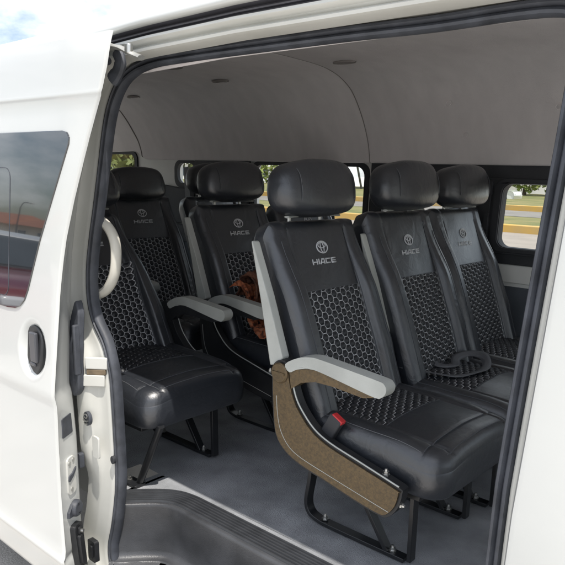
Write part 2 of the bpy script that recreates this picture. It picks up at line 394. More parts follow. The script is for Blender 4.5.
for x, y, z in ((-1.467, 2.737, 1.997), (-1.416, 2.822, 1.872), (-1.0, 2.76, 1.97)):
    mb = MB(); mb.tube([(x+.012*cos(a), y-.006+.003*sin(a), z-.004+.011*sin(a)) for a in [2*pi*k/14 for k in range(15)]], .002, 5); vb(mb, 'trim_clip', M_['liner'], hl)

# far side wall (inside): light panel with window openings, dark surrounds, slate lower panel
def far(a, b, h): return (a, 2.90+h, b)
WIN = [(-4.50, -3.93, 1.33, 1.79), (-3.50, -3.29, 1.585, 1.737), (-2.79, -2.425, 1.36, 1.737), (-2.36, -1.975, 1.36, 1.737), (-1.90, -.40, 1.345, 1.665), (-.10, .80, 1.25, 1.70)]
mb = MB()
plate(mb, [(-4.66, .60), (1.15, .60), (1.15, 1.84), (-4.66, 1.84)], [rrect(a, b, c, d, .045) for a, b, c, d in WIN], far, 0, .05)
fwall = vb(mb, 'side_wall', M_['panel'], sharp=30)
mb = MB()
plate(mb, [(-1.945, 1.318), (-.2, 1.318), (-.2, 1.752), (-1.945, 1.752)], [rrect(-1.868, -1.345, 1.382, 1.668, .035), rrect(-1.235, -.66, 1.392, 1.668, .045)], far, -.022, .02)
plate(mb, rrect(-1.36, -.60, 1.362, 1.69, .05), [rrect(-1.235, -.66, 1.392, 1.668, .045)], far, -.034, -.0225)
mb.box((-1.305, 2.862, 1.53), (.05, .02, .30)); mb.box((-1.29, 2.852, 1.50), (.022, .018, .07))
plate(mb, rrect(-1.27, -.62, 1.372, 1.688, .05), [rrect(-1.238, -.657, 1.389, 1.671, .046)], far, -.041, -.0345)
vb(mb, 'window_frame', M_['trim'], fwall, sharp=30, bevel=.004)
mb = MB(); plate(mb, [(-1.9, 1.34), (-.4, 1.34), (-.4, 1.69), (-1.9, 1.69)], [], far, .024, .029); vb(mb, 'window_pane', M_['glass'], fwall)
for a, b, c, d in WIN[:4]:
    mb = MB(); plate(mb, rrect(a-.012, b+.012, c-.012, d+.008, .055), [rrect(a+.016, b-.016, c+.016, d-.012, .05)], far, -.012, .012)
    vb(mb, 'window_frame', M_['trim'], fwall, sharp=30)
    mb = MB(); plate(mb, rrect(a, b, c, d, .045), [], far, .02, .026); vb(mb, 'window_pane', M_['glass'], fwall)
mb = MB(); plate(mb, rrect(-.10, .80, 1.25, 1.70, .05), [], far, .02, .026); vb(mb, 'window_pane', M_['glass'], fwall)
mb = MB(); plate(mb, [(-3.29, 1.20), (-2.81, 1.20), (-2.81, 1.75), (-3.29, 1.75)], [], far, -.03, -.004)
plate(mb, [(-3.80, 1.34), (-3.295, 1.34), (-3.295, 1.572), (-3.46, 1.572), (-3.62, 1.585), (-3.80, 1.55)], [], far, -.028, -.004)
plate(mb, [(-4.6, 1.22), (-1.96, 1.22), (-1.96, 1.335), (-4.6, 1.335)], [], far, -.025, -.004)
vb(mb, 'pillar_trim', M_['trim'], fwall, bevel=.006)
mb = MB(); plate(mb, [(-1.955, 1.235), (-.2, 1.235), (-.2, 1.316), (-1.955, 1.316)], [], far, -.012, -.003); vb(mb, 'wall_ledge', M_['panel'], fwall, bevel=.003)
mb = MB(); plate(mb, [(-4.6, .66), (-.2, .66), (-.2, 1.218), (-4.6, 1.218)], [], far, -.016, -.003); vb(mb, 'lower_panel', M_['lowpanel'], fwall, bevel=.004)
mb = MB(); plate(mb, [(-4.66, .30), (1.15, .30), (1.30, 1.0), (1.15, 1.29), (-4.66, 1.29)], [], far, .06, .075); plate(mb, [(-4.66, 1.80), (1.15, 1.80), (1.15, 1.95), (-4.66, 1.95)], [], far, .055, .07); vb(mb, 'outer_side_panel', M_['white'])
# near side wall (inside) round the opening
inner = off_loop(loop2, .014)
mb = MB(); plate(mb, [(-4.62, .62), (-4.62, 1.93), (-1.9, 1.955), (-.3, 1.955), (-.3, .39), (-1.72, .39), (-1.72, .62)], [inner], lambda a, b, h: (a, 1.078+ys(b)+h, b), 0, .012)
vb(mb, 'inner_side_wall', M_['panel'], sharp=30)
# rear wall with tailgate glass
mb = MB(); plate(mb, [(1.1, .30), (2.93, .30), (2.93, 1.9), (2.75, 2.12), (1.2, 2.08), (1.1, 1.9)], [rrect(1.25, 2.75, 1.25, 1.88, .07)], lambda a, b, h: (-4.64+h, a, b), 0, .05)
tg = vb(mb, 'tailgate', M_['panel'], sharp=30)
mb = MB(); plate(mb, rrect(1.25, 2.75, 1.25, 1.88, .07), [], lambda a, b, h: (-4.63+h, a, b), 0, .006); vb(mb, 'window_pane', M_['glass'], tg)
# windscreen end of the cabin
mb = MB(); plate(mb, [(1.0, .30), (2.95, .30), (2.95, 1.15), (2.75, 2.0), (1.2, 2.0), (1.0, 1.15)], [rrect(1.2, 2.75, 1.2, 1.85, .08)], lambda a, b, h: (1.30+h-(b-1.15)*.35*(b > 1.15), a, b), 0, .04)
ns = vb(mb, 'front_panel', M_['white'], sharp=30)
mb = MB(); plate(mb, rrect(1.19, 2.76, 1.19, 1.86, .08), [], lambda a, b, h: (1.315+h-(b-1.15)*.35*(b > 1.15), a, b), 0, .006); vb(mb, 'windscreen', M_['glass'], ns)

# floor and entrance step
lip = [(-1.628, 1.050), (-1.614, 1.063), (-1.60, 1.075), (-1.545, 1.137), (-1.50, 1.175), (-1.455, 1.186), (-1.40, 1.187), (-1.2, 1.187), (-.9, 1.187), (-.6, 1.187), (-.30, 1.187)]
lipc = [(p.x, p.y) for p in catmull([(x, y, 0) for x, y in lip], 5)]
def off_line(lp, d):
    out = []
    for i, (x, y) in enumerate(lp):
        a, b = lp[max(0, i-1)], lp[min(len(lp)-1, i+1)]; tx, ty = b[0]-a[0], b[1]-a[1]; ll = math.hypot(tx, ty)
        out.append((x-ty/ll*d, y+tx/ll*d))
    return out
edge = off_line(lipc, .092)
mb = MB()
mb.grid([[(x, y, .65) for x, y in edge], [(x, max(y, 1.30) if i else 1.30, .65) for i, (x, y) in enumerate(edge)]])
gy = [1.30+.0533*i for i in range(31)]
gx = [-4.62+.08*i for i in range(72)]
mb2 = []
for y in gy:
    mb2.append([(x, y, .65+.0018*noise.noise((x*3, y*5, 0))+.0025*max(0, noise.noise((x*1.4+y*2.5, y*1.1, 3)))*smooth(1.3, 1.4, y)) for x in gx])
mb.grid(mb2)
mb.add([(-4.62, 1.09, .65), (-1.80, 1.09, .65), (-1.80, 1.302, .65), (-4.62, 1.302, .65)], [(0, 1, 2, 3)])
vb(mb, 'floor', M_['floor'], sharp=60)
mb = MB()
pr = [(.094, .648), (.092, .653)]
for k in range(7):
    b0 = .0895-k*.0122
    pr += [(b0, .6525), (b0-.0022, .6585), (b0-.0064, .6585), (b0-.0086, .6525)]
pr += [(.0018, .653), (-.003, .651), (-.0055, .646), (-.006, .640), (-.004, .60), (0.000, .52), (.004, .478), (-.002, .463), (-.012, .457), (-.020, .456), (-.024, .460), (-.030, .460), (-.034, .456), (-.20, .454), (-.20, .40)]
rows = []
for d, z in pr: rows.append([(x, y, z) for x, y in off_line(lipc, d)])
mb.grid(rows)
nlc = len(lipc)-1
for i in range(2+7*4-1):
    for j in range(nlc): mb.m[i*nlc+j] = 1
st = vb(mb, 'entrance_step', [M_['step'], M_['ribs']], sharp=45)
mb = MB(); rows = []
for k in range(97):
    y = 1.140-.0018*k; x0 = -1.47+(1.16-y)*.45
    rows.append([(x0+j*(-.42-x0)/26, y+.003*sin(j*1.1), .4565+.0022*sin(k*1.25)) for j in range(27)])
mb.grid(rows)
vb(mb, 'tread_mat', M_['step'], st, sharp=0)

# grab handle on the rear door post
mb = MB()
gp = catmull([(-1.765, 1.115, 1.548), (-1.725, 1.118, 1.538), (-1.672, 1.120, 1.515), (-1.640, 1.120, 1.478), (-1.632, 1.118, 1.43), (-1.640, 1.114, 1.375), (-1.672, 1.110, 1.330), (-1.725, 1.106, 1.303), (-1.765, 1.102, 1.296)], 6)
mb.tube(gp, .0135, 12, flat=(1.0, 1.25))
vb(mb, 'grab_handle', M_['handle'])

# ------------------------------------------------------------------ sliding door (slid back along the body)
XF = [(.40, -1.59), (.53, -1.591), (.745, -1.60), (.90, -1.596), (1.057, -1.588), (1.31, -1.575), (1.365, -1.573), (1.484, -1.556), (1.60, -1.520), (1.732, -1.470), (1.80, -1.441), (1.856, -1.416), (1.92, -1.396), (1.99, -1.388)]
XI = [(.40, -1.66), (.88, -1.657), (1.01, -1.666), (1.31, -1.678), (1.45, -1.676), (1.59, -1.66), (1.726, -1.63), (1.826, -1.575), (1.90, -1.555), (2.0, -1.549)]
DY = [(.385, .905), (.40, .892), (.44, .882), (.495, .874), (.520, .868), (.535, .858), (.545, .857), (.553, .862), (.575, .866), (.75, .868), (1.0, .869), (1.035, .868), (1.065, .862), (1.09, .864), (1.15, .870), (1.845, .943), (1.852, .9415), (1.862, .9435), (1.95, .953), (1.985, .962)]
def dish(x, z):       # recess behind the handle
    a, b = (x+1.70)/.078, (z-1.178)/.090
    r = sqrt(a*a+b*b); return .026*(1-smooth(.45, 1.0, r))
mb = MB()
zz = sorted(set([.385, .39, .40, .42, .44, .47, .495, .51, .520, .527, .535, .540, .545, .549, .553, .56, .575, .6, .65, .7, .75, .8, .85, .9, .95, 1.0, 1.02, 1.035, 1.05, 1.065, 1.078]+[1.09+.01*i for i in range(20)]+[1.3+.05*i for i in range(11)]+[1.845, 1.848, 1.852, 1.857, 1.862, 1.88, 1.91, 1.94, 1.965, 1.985]))
rows = []
for z in zz:
    y = lerp_tab(DY, z); xf = lerp_tab(XF, z); xi = lerp_tab(XI, z); R = []
    for x in (-3.15, -2.8, -2.5, -2.3, -2.15, -2.05, -1.97, -1.92, -1.87, -1.83)+tuple(-1.80+.01*i for i in range(19)):
        xx = min(x, xf-.012); R.append((xx, y+dish(xx, z), z))
    ex, ey = xi-xf, .105
    R += [(xf-.009, y, z), (xf-.005, y+.0008, z), (xf-.002, y+.003, z), (xf, y+.007, z), (xf+ex*.1-.002, y+ey*.14, z), (xf+ex*.4, y+ey*.42, z), (xf+ex*.7, y+ey*.72, z), (xf+ex*.93, y+ey*.92, z), (xi-.006, y+ey, z), (xi-.06, y+ey+.004, z), (-3.15, y+ey+.004, z)]
    rows.append(R)
mb.grid(rows)
for r_ in (rows[-1], ): mb.add(r_, [tuple(range(len(r_)))])
sdoor = vb(mb, 'sliding_door', M_['white'], sharp=40, fix=True)
def dsurf(a, b, h): return (a, lerp_tab([(1.15, .870), (1.845, .943)], b)+h, b)
wo = [(-2.95, 1.765), (-1.575, 1.768), (-1.552, 1.764), (-1.540, 1.752), (-1.541, 1.735), (-1.60, 1.62), (-1.668, 1.487), (-1.70, 1.41), (-1.727, 1.344), (-1.745, 1.313), (-1.77, 1.292), (-1.80, 1.281), (-1.84, 1.277), (-2.95, 1.27)]
wol = wo[:1]+[(p.x, p.z) for p in catmull([(a, 0, b) for a, b in wo[1:-1]], 4)]+wo[-1:]
mb = MB(); plate(mb, wo, [], dsurf, -.0035, .004)
dw = vb(mb, 'door_window', M_['tint'], sdoor, bevel=.002)
mb = MB()
sf = rrect(-2.6, -1.838, 1.31, 1.672, .03); sf = [q for q in sf[:7]]; sf = [(-2.6, 1.672)]+sf[::-1]+[(-1.838, 1.60), (-1.838, 1.50), (-1.838, 1.40)]+rrect(-2.6, -1.838, 1.31, 1.672, .03)[-7:][::-1]+[(-2.6, 1.31)]
mb.tube([dsurf(a, b, -.0036) for a, b in sf], .0014, 6, upv=(0, 1, 0)); vb(mb, 'window_trim', M_['rubber'], sdoor)
# handle
mb = MB()
hp = [(-1.737, 1.226), (-1.727, 1.241), (-1.706, 1.248), (-1.682, 1.243), (-1.664, 1.228), (-1.655, 1.205), (-1.655, 1.155), (-1.662, 1.128), (-1.680, 1.108), (-1.700, 1.113), (-1.726, 1.132), (-1.737, 1.150)]
mb.prism(hp, lambda a, b, h: (a, lerp_tab(DY, b)+h, b), .004, .022)
dh = vb(mb, 'door_handle', M_['blackpl'], sdoor, bevel=.004)
mb = MB(); mb.box((-1.690, .874, 1.187), (.034, .012, .088)); mb.box((-1.697, .872, 1.137), (.028, .008, .012)); vb(mb, 'handle_grip', mat('grey_handle_grip', (.06, .062, .07), .35), sdoor, bevel=.006, seg=3)
# fittings on the door edge: plane through (-1.593,.87) running to (-1.66,.98)
ed = Vector((-.52, .854, 0)).normalized(); en = Vector((ed.y, -ed.x, 0))
def edge_pt(s, z, n=0):
    y = lerp_tab(DY, z); xf = lerp_tab(XF, z); xi = lerp_tab(XI, z)
    e = Vector((xi-xf, .105, 0)).normalized(); nn = Vector((e.y, -e.x, 0))
    return Vector((xf, y+.004, z))+e*s+nn*n
def edge_prism(mb, outline, n0, n1, m=0): mb.prism(outline, lambda a, b, h: edge_pt(a, b, h), n0, n1, m)
mb = MB(); edge_prism(mb, rrect(.030, .088, .925, .985, .004), -.002, .0015); vb(mb, 'sticker', M_['rubber'], sdoor, label='plain black square sticker on the door edge')
mb = MB(); edge_prism(mb, rrect(.040, .084, .735, .855, .014), -.002, .004); lpz = vb(mb, 'latch_plate', M_['jamb'], sdoor, bevel=.002)
mb = MB()
for a, b in ((.050, .838), (.072, .842), (.058, .752)):
    mb = MB(); p = edge_pt(a, b, .004); q = edge_pt(a, b, .0065); mb.cyl(p, q, .006, 12); vb(mb, 'screw', M_['chrome'], sdoor)
mb = MB(); edge_prism(mb, [(.038, .785), (.046, .780), (.066, .790), (.082, .806), (.084, .816), (.078, .815), (.060, .803), (.042, .800)], .0035, .008); vb(mb, 'latch_slot', M_['rubber'], sdoor, bevel=.002)
mb = MB()
p = edge_pt(.070, .683); n_ = (edge_pt(.07, .683, 1)-p)
mb.tube([p, p+n_*.012, p+n_*.018, p+n_*.018, p+n_*.010], [.027, .026, .022, .014, .012], 20)
edge_prism(mb, [(.028, .668), (.060, .662), (.075, .70), (.050, .703), (.030, .684)], -.002, .008)
vb(mb, 'door_bumper', M_['rubber'], sdoor, bevel=.002)
mb = MB(); edge_prism(mb, rrect(.040, .088, .47, .635, .012), -.002, .016); edge_prism(mb, rrect(.050, .074, .50, .60, .008), .0165, .026); edge_prism(mb, rrect(.056, .078, .60, .625, .006), .0165, .022); dl = vb(mb, 'door_latch', M_['blackpl'], sdoor, bevel=.004)
mb = MB()
for a, b in ((.056, .49), (.066, .612)):
    mb = MB(); mb.cyl(edge_pt(a, b, .02), edge_pt(a, b, .030), .006, 10); vb(mb, 'bolt', M_['chrome'], sdoor)
# black rubber stop on the inner edge of the door
mb = MB(); mb.prism([(p.x, p.z) for p in catmull([(-1.665, 0, 1.305), (-1.645, 0, 1.29), (-1.638, 0, 1.25), (-1.638, 0, 1.08), (-1.648, 0, 1.04), (-1.68, 0, 1.03), (-1.70, 0, 1.17)], 3, True)], lambda a, b, h: (a, .975+ys(b)+h, b), 0, .022)
mb.box((-1.642, .978, 1.17), (.012, .02, .15))
vb(mb, 'door_stop', M_['rubber'], sdoor, bevel=.004)
# upper roller arm
def nr(p, k): return (p[0]*k, p[1]*k, 1.68+(p[2]-1.68)*k)
mb = MB()
ax = catmull([(-1.63, 1.110, 2.000), (-1.595, 1.112, 1.990), (-1.555, 1.108, 1.982), (-1.515, 1.112, 1.966), (-1.485, 1.118, 1.955)], 4)
mb.tube([nr(p, .925) for p in ax], .0115, 8, flat=(.55, 1.2))
arm = vb(mb, 'roller_arm', mat('worn_grey_metal', (.36, .36, .34), .45, metal=.3, var=.25, vscale=30), sdoor, sharp=50)
mb = MB()
mb.tube([nr(p, .955) for p in catmull([(-1.560, 1.098, 1.972), (-1.548, 1.098, 1.950), (-1.556, 1.096, 1.925), (-1.578, 1.092, 1.905)], 5)], [.017]*6+[.019]*6+[.021]*4, 10, flat=(1, .7))
mb.tube([nr((-1.585, 1.085, 1.950), .955), nr((-1.57, 1.065, 1.952), .955)], .010, 10)
vb(mb, 'hinge_block', M_['rubber'], sdoor, bevel=.003)
mb = MB(); mb.tube([(-1.60, 1.072, 1.922), (-1.585, 1.058, 1.920), (-1.580, 1.053, 1.920), (-1.579, 1.052, 1.920)], [.014, .014, .011, .004], 14); vb(mb, 'door_bumper', M_['rubber'], sdoor)
mb = MB(); mb.cyl(nr((-1.520, 1.105, 1.989), .925), nr((-1.520, 1.105, 1.966), .925), .010, 12); vb(mb, 'roller', M_['chrome'], sdoor, bevel=.002)

# fittings on the door jamb
def jamb_box(x0, x1, z0, z1, d, m, name, par=jamb, y=.996, r=.004, bev=.003):
    mb = MB(); mb.prism(rrect(x0, x1, z0, z1, r, 3), lambda a, b, h: (a, y+ys(b)-h, b), -.004, d); return vb(mb, name, m, par, bevel=bev)
RB = Matrix.Rotation(math.atan2(.08, .095), 3, 'Z')
for c, dz, nm, mm in (((-1.612, 1.022, 1.128), .036, 'striker_bracket', M_['jamb']), ((-1.620, 1.016, 1.074), .036, 'striker_bracket', M_['jamb']), ((-1.614, 1.022, 1.101), .018, 'striker_gap', mat('brown_grease', (.16, .12, .075), .6, var=.35, vscale=40))):
    mb = MB(); mb.box(c, (.066 if nm != 'striker_gap' else .058, .012, dz), 0, RB); vb(mb, nm, mm, jamb, bevel=.003)
mb = MB()
cx, cz = -1.628, .958
mb.prism([(cx+.017*cos(a), cz+.022*sin(a)) for a in [2*pi*k/20 for k in range(20)]], lambda a, b, h: (a, .996-h, b), -.003, .008)
stk = vb(mb, 'striker_plate', M_['rubber'], jamb, bevel=.002)
mb = MB(); mb.tube([(cx+.008*cos(a), .986, cz+.009+.006*sin(a)) for a in [2*pi*k/12 for k in range(13)]], .002, 6); mb.tube([(cx-.012, .986, cz-.003), (cx-.004, .984, cz-.006), (cx+.006, .984, cz-.006), (cx+.013, .986, cz-.003)], .0028, 6); mb.tube([(cx-.009, .986, cz-.013), (cx, .984, cz-.016), (cx+.009, .986, cz-.013)], .0022, 6); vb(mb, 'striker_bolt', M_['chrome'], jamb)
jamb_box(-1.613, -1.580, .838, .908, .0022, M_['jamb'], 'jamb_pressing', r=.008, bev=.0015)
mb = MB(); mb.prism([(-1.566+.009*cos(a), .83+.013*sin(a)) for a in [2*pi*k/16 for k in range(16)]], lambda a, b, h: (a, 1.035-h, b), -.004, .006); vb(mb, 'drain_plug', M_['trim'], jamb, bevel=.002)
mb = MB(); mb.prism(rrect(-1.680, -1.662, .785, .835, .006), lambda a, b, h: (a, .99-h, b), -.004, .012); vb(mb, 'door_stop', M_['rubber'], jamb, bevel=.004)
mb = MB(); mb.prism(rrect(-1.655, -1.615, .47, .545, .008), lambda a, b, h: (a, .996-h, b), -.004, .012); mb.prism(rrect(-1.645, -1.625, .485, .53, .006), lambda a, b, h: (a, .996-h, b), .0125, .018); vb(mb, 'lock_striker', M_['blackpl'], jamb, bevel=.003)

# ------------------------------------------------------------------ seats  (local: +x forward, +y towards the far wall, z up from the floor)
TA = radians(22.2)
tv = Vector((-sin(TA), 0, cos(TA))); nv = Vector((cos(TA), 0, sin(TA)))
B0 = Vector((.047, 0, .329))
def back_pt(y, s, n): return B0+tv*s+nv*n+Vector((0, y, 0))
BL = .618; TAP = 0.0; RC = .045
def back_w(s):
    w = .220-(.006+TAP)*smooth(.15, .60, s)
    r = RC
    if s > BL-r: q = s-(BL-r); w = w-r+sqrt(max(0, r*r-q*q))
    return w
QB = .392      # top of the quilted field
def back_n(y, s):
    w = back_w(s); R = .034
    e = max(0, min(.220-(.006+TAP)*smooth(.15, .6, s)-abs(y), BL-s))
    f = -R+sqrt(max(0, R*R-(R-min(e, R))**2))
    bol = .030*smooth(.128, .158, abs(y)+TAP*.55*smooth(.2, .5, s))*(1-.75*smooth(.36, .56, s))
    groove = -.006*math.exp(-((abs(y)-.138)/.005)**2)*(s < .58)
    lum = .006*sin(pi*min(1, max(0, s/.5)))+.006*(1-(y/.2)**2)
    n = f+bol+groove+lum+.0015*noise.noise((y*14, s*9, 1))
    n += .0007*sin(s*230+3*noise.noise((s*9, y*4, 2)))*math.exp(-((abs(y)-.172)/.010)**2)*max(0, noise.noise((s*7, y*9, 4))+.25)
    n += .0035*max(0, noise.noise((s*13+y*5, y*22, 7))-.12)*smooth(.15, .19, abs(y))
    if abs(y) < .134 and s < QB:
        n += .0062*(1-smooth(.22, .5, hexd(y, s)))-.004
        n -= .003*math.exp(-((s-QB)/.004)**2)
    return n
def make_back(parent, letters=True):
    ss = [i*.0036 for i in range(int((BL-.06)/.0036))]; s0 = ss[-1]
    ss += [s0+(BL-s0)*sin(pi/2*k/14) for k in range(1, 15)]
    NX = 124
    rows = []; uv = []
    for s in ss:
        w = max(back_w(s), .02); R = []
        for j in range(NX+1):
            u = -1+2*j/NX
            y = w*u; R.append(back_pt(y, s, back_n(y, s))); uv.append((y, s))
        rows.append(R)
    mb = MB(); mb.grid(rows)
    nc = NX+1; fi = 0
    for i in range(len(ss)-1):
        for j in range(NX):
            y = back_w(ss[i])*(-1+2*(j+.5)/NX)
            if abs(y) < .134 and ss[i] < QB: mb.m[fi] = 1
            fi += 1
    # sides and back
    ring = [rows[i][0] for i in range(len(ss))]+[rows[-1][j] for j in range(1, nc-1)]+[rows[i][-1] for i in range(len(ss)-1, -1, -1)]
    ring = [Vector(p) for p in ring]
    def toN(p, n):
        d = (p-B0).dot(nv); return p+nv*(n-d)
    r1 = [toN(p, -.055) for p in ring]; c = B0+tv*.3+nv*-.085
    r2_ = [toN(p+(B0+tv*.3-p)*.06, -.085) for p in ring]
    mb.grid([ring, r1, r2_]); k = len(mb.v); n = len(r2_)
    mb.add(r2_, [tuple(range(n))])
    # seam thread
    for y in (-.1385, .1385):
        mb.tube([back_pt(y, s, back_n(y, s)+.0012) for s in [.01+.02*i for i in range(30)]], .0011, 4, m=2)
        yy = y*1.33
        mb.tube([back_pt(yy*(1-(.02+TAP*4.2)*smooth(.15, .6, s)), s, back_n(yy*(1-(.02+TAP*4.2)*smooth(.15, .6, s)), s)+.0004) for s in [.01+.02*i for i in range(28)]], .0009, 4, m=2)
    mb.tube([back_pt(y, QB+.002, back_n(y, QB+.002)+.0003) for y in [-.134+.0134*i for i in range(21)]], .0008, 4, m=2)
    ob = mb.build('backrest', [M_['vinyl'], M_['quilt'], M_['seam']], parent, sharp=50, uv=uv, fix=False)
    b = bmesh.new(); b.from_mesh(ob.data); bmesh.ops.recalc_face_normals(b, faces=b.faces); b.to_mesh(ob.data); b.free()
    if letters:
        sc, se = .523, .483
        # emblem: three ellipses
        mb = MB()
        def ell(cy, cs, a, bb, w, n=40):
            pts = []
            for k in range(n+1):
                t = 2*pi*k/n; y, s = cy+a*cos(t), cs+bb*sin(t); pts.append(back_pt(y, s, back_n(y, s)+.0014))
            mb.tube(pts, w, 6, cap=False)
        ell(0, sc, .0262, .0185, .0020); ell(0, sc+.0062, .0180, .0085, .0016); ell(0, sc-.0005, .0078, .0170, .0016)
        mb.build('emblem', M_['emb'], ob)
        mb = MB()
        H = .0175; Wd = .0235; g = .0048; x = -(5*Wd+4*g-.010)/2; b_ = .0042; sl_ = .10
        def bar(y0, s0, y1, s1, w=b_):
            P = []
            d = Vector((y1-y0, s1-s0)); d.normalize(); q = Vector((-d.y, d.x))*w/2
            pts = [(y0-q.x, s0-q.y), (y1-q.x, s1-q.y), (y1+q.x, s1+q.y), (y0+q.x, s0+q.y)]
            mb.prism([(a+(b2-sb)*sl_, b2) for a, b2 in pts], lambda a, b2, h: back_pt(a, b2, back_n(a, b2)+h), -.001, .0014)
        sb = .472-H/2+.0075; st_ = sb+H; sm = sb+H/2
        sgn = 1
        # H
        bar(x+b_/2, sb, x+b_/2, st_); bar(x+Wd-b_/2, sb, x+Wd-b_/2, st_-.0); bar(x, sm-.001, x+Wd, sm-.001); x += Wd+g
        # I
        bar(x+b_/2, sb, x+b_/2, st_); x += b_+g-.0022
        # A
        bar(x+b_/2, sb, x+Wd*.5, st_); bar(x+Wd-b_/2, sb, x+Wd-b_/2, st_); bar(x+Wd*.45, st_-b_/2, x+Wd, st_-b_/2); bar(x+.006, sb+.005, x+Wd, sb+.005, .0032); x += Wd+g
        # C
        bar(x, sb+b_/2, x+Wd, sb+b_/2); bar(x, st_-b_/2, x+Wd, st_-b_/2); bar(x+b_/2, sb, x+b_/2, st_); x += Wd+g
        # E
        bar(x, sb+b_/2, x+Wd, sb+b_/2); bar(x, st_-b_/2, x+Wd, st_-b_/2); bar(x, sm, x+Wd*.95, sm, .0034); bar(x+b_/2, sb, x+b_/2, st_)
        mb.build('lettering', M_['emb'], ob, sharp=0)
    return ob
CX0, CX1, CW = -.02, .445, .226
def cush_z(x, y):
    R = .040
    qx, qy, rc = x-(CX1-.060), abs(y)-(CW-.060), .060
    e = max(0, rc-math.hypot(qx, qy) if qx > 0 and qy > 0 else min(CW-abs(y), CX1-x))
    f = -R+sqrt(max(0, R*R-(R-min(e, R))**2))
    z = .388-.012*(x/.44)**2-.018*(y/.2)**2
    z += .010*smooth(.15, .185, abs(y))*(1-smooth(.30, .40, x))
    z -= .006*math.exp(-((abs(y)-.158)/.005)**2)*(x < .43)
    z -= .005*math.exp(-((x-.372)/.005)**2)*(abs(y) < .222)*.5
    z += .0015*noise.noise((x*12, y*12, 5))
    z += f
    if abs(y) < .150 and x < .225:
        z += .0062*(1-smooth(.22, .5, hexd(y, x)))-.004
        z -= .003*math.exp(-((x-.225)/.004)**2)
    return z
def make_cushion(parent):
    xs = [CX0+.0038*i for i in range(107)]; x0 = xs[-1]; xs += [x0+(CX1-x0)*sin(pi/2*k/12) for k in range(1, 13)]
    NY = 124; rows = []; uv = []
    yu = [sin(pi/2*min(1, abs(-1+2*j/NY)**1.0))*(1 if j > NY/2 else -1) if False else (-1+2*j/NY) for j in range(NY+1)]
    for x in xs:
        w = CW
        r = .060
        if x > CX1-r: q = x-(CX1-r); w = CW-r+sqrt(max(0, r*r-q*q))
        R = []
        for u in yu: y = w*u; R.append((x, y, cush_z(x, y))); uv.append((y, x))
        rows.append(R)
    mb = MB(); mb.grid(rows); nc = NY+1; fi = 0
    for i in range(len(xs)-1):
        for j in range(NY):
            y = CW*(-1+2*(j+.5)/NY)
            if abs(y) < .150 and xs[i] < .225: mb.m[fi] = 1
            fi += 1
    ring = [rows[i][0] for i in range(len(xs))]+[rows[-1][j] for j in range(1, nc-1)]+[rows[i][-1] for i in range(len(xs)-1, -1, -1)]
    ring = [Vector(p) for p in ring]
    c = Vector((.2, 0, 0))
    def lv(p, z, k, j): return Vector((c.x+(p.x-c.x)*k, p.y*k, z))
    bul = [lv(p, .335-.02*0, 1.012, 0) for p in ring]
    mb.grid([ring, [lv(p, min(p.z-.004, .325), 1.008, 0) for p in ring], [lv(p, .285, 1.014, 0) for p in ring], [lv(p, .250, 1.0, 0) for p in ring], [lv(p, .238, .96, 0) for p in ring]])
    last = [lv(p, .238, .96, 0) for p in ring]; mb.add(last, [tuple(range(len(last)))])
    def T(pts, r=.0010): mb.tube([(x, y, cush_z(x, y)+.0010) for x, y in pts], r, 4, m=2)
    for y in (-.158, .158): T([(.0+.016*i, y) for i in range(27)])
    for y in (-.206, .206): T([(.0+.016*i, y) for i in range(24)])
    T([(.372, -.20+.02*i) for i in range(21)]); T([(.424, -.175+.0175*i) for i in range(21)])
    T([(.226, -.150+.015*i) for i in range(21)], .0008)
    return mb.build('cushion', [M_['vinyl'], M_['quilt'], M_['seam']], parent, sharp=55, uv=uv)
HC = back_pt(0, .697, .042)
TB = radians(13)
tu = Vector((-sin(TB), 0, cos(TB))); nu_ = Vector((cos(TB), 0, sin(TB)))
def make_headrest(parent):
    mb = MB(); a, b, c = .176, .080, .062
    rows = []; nu, nv_ = 48, 30
    def sp(x, p): return math.copysign(abs(x)**p, x)
    for i in range(nv_+1):
        th = -pi/2+pi*i/nv_; R = []
        for j in range(nu):
            ph = 2*pi*j/nu
            y = a*sp(cos(th), .38)*sp(cos(ph), .42); n = c*sp(cos(th), .42)*sp(sin(ph), .75); s = b*sp(sin(th), .62)
            y *= 1-.05*(s/b)*(1 if s > 0 else .6)
            s += -.010*(abs(y)/a)**2.5*(1 if s > 0 else -.5)
            s -= .004*cos(y/a*2)*(s < 0)
            k = 1-.0*abs(y); n += -.016*(y/a)**2
            nn = noise.noise((y*16, s*16, n*10)); n += .0022*nn; s += .0014*nn
            n += .0030*max(0, noise.noise((y*26, s*12+y*9, 3))-.1)*math.exp(-((abs(y)-.135)/.035)**2)*(1 if n > 0 else 0)
            R.append(HC+Vector((0, y, 0))+tu*s+nu_*n)
        rows.append(R)
    mb.grid(rows, close=True)
    # side seams of the cover
    for q in (-1, 1):
        pts = []
        for k in range(25):
            t = -1+2*k/24; s = b*.88*t; n = c*(1-abs(t)**3.2)**.5*.985 if abs(t) < 1 else 0
            y = q*.128; pts.append(HC+Vector((0, y, 0))+tu*(s-.010*(.128/a)**2.5*(1 if s > 0 else -.5))+nu_*(n-.016*(y/a)**2+.0005))
        mb.tube(pts[2:-2], .0010, 4, m=1)
    ob = mb.build('headrest', [M_['vinyl'], M_['seam']], parent, sharp=0)
    for y in (-.075, .075):
        mb = MB(); mb.cyl(HC+Vector((0, y, 0))-tu*.055-nu_*.055, back_pt(y, .57, -.050), .006, 10); mb.build('headrest_post', M_['chrome'], ob)
    mb = MB(); mb.tube([back_pt(y, .626-.25*abs(y)**2, .006) for y in (-.125, -.1, -.05, 0, .05, .1, .125)], .0048, 8, flat=(.8, 2.2)); mb.build('headrest_trim', M_['greypl'], ob)
    return ob
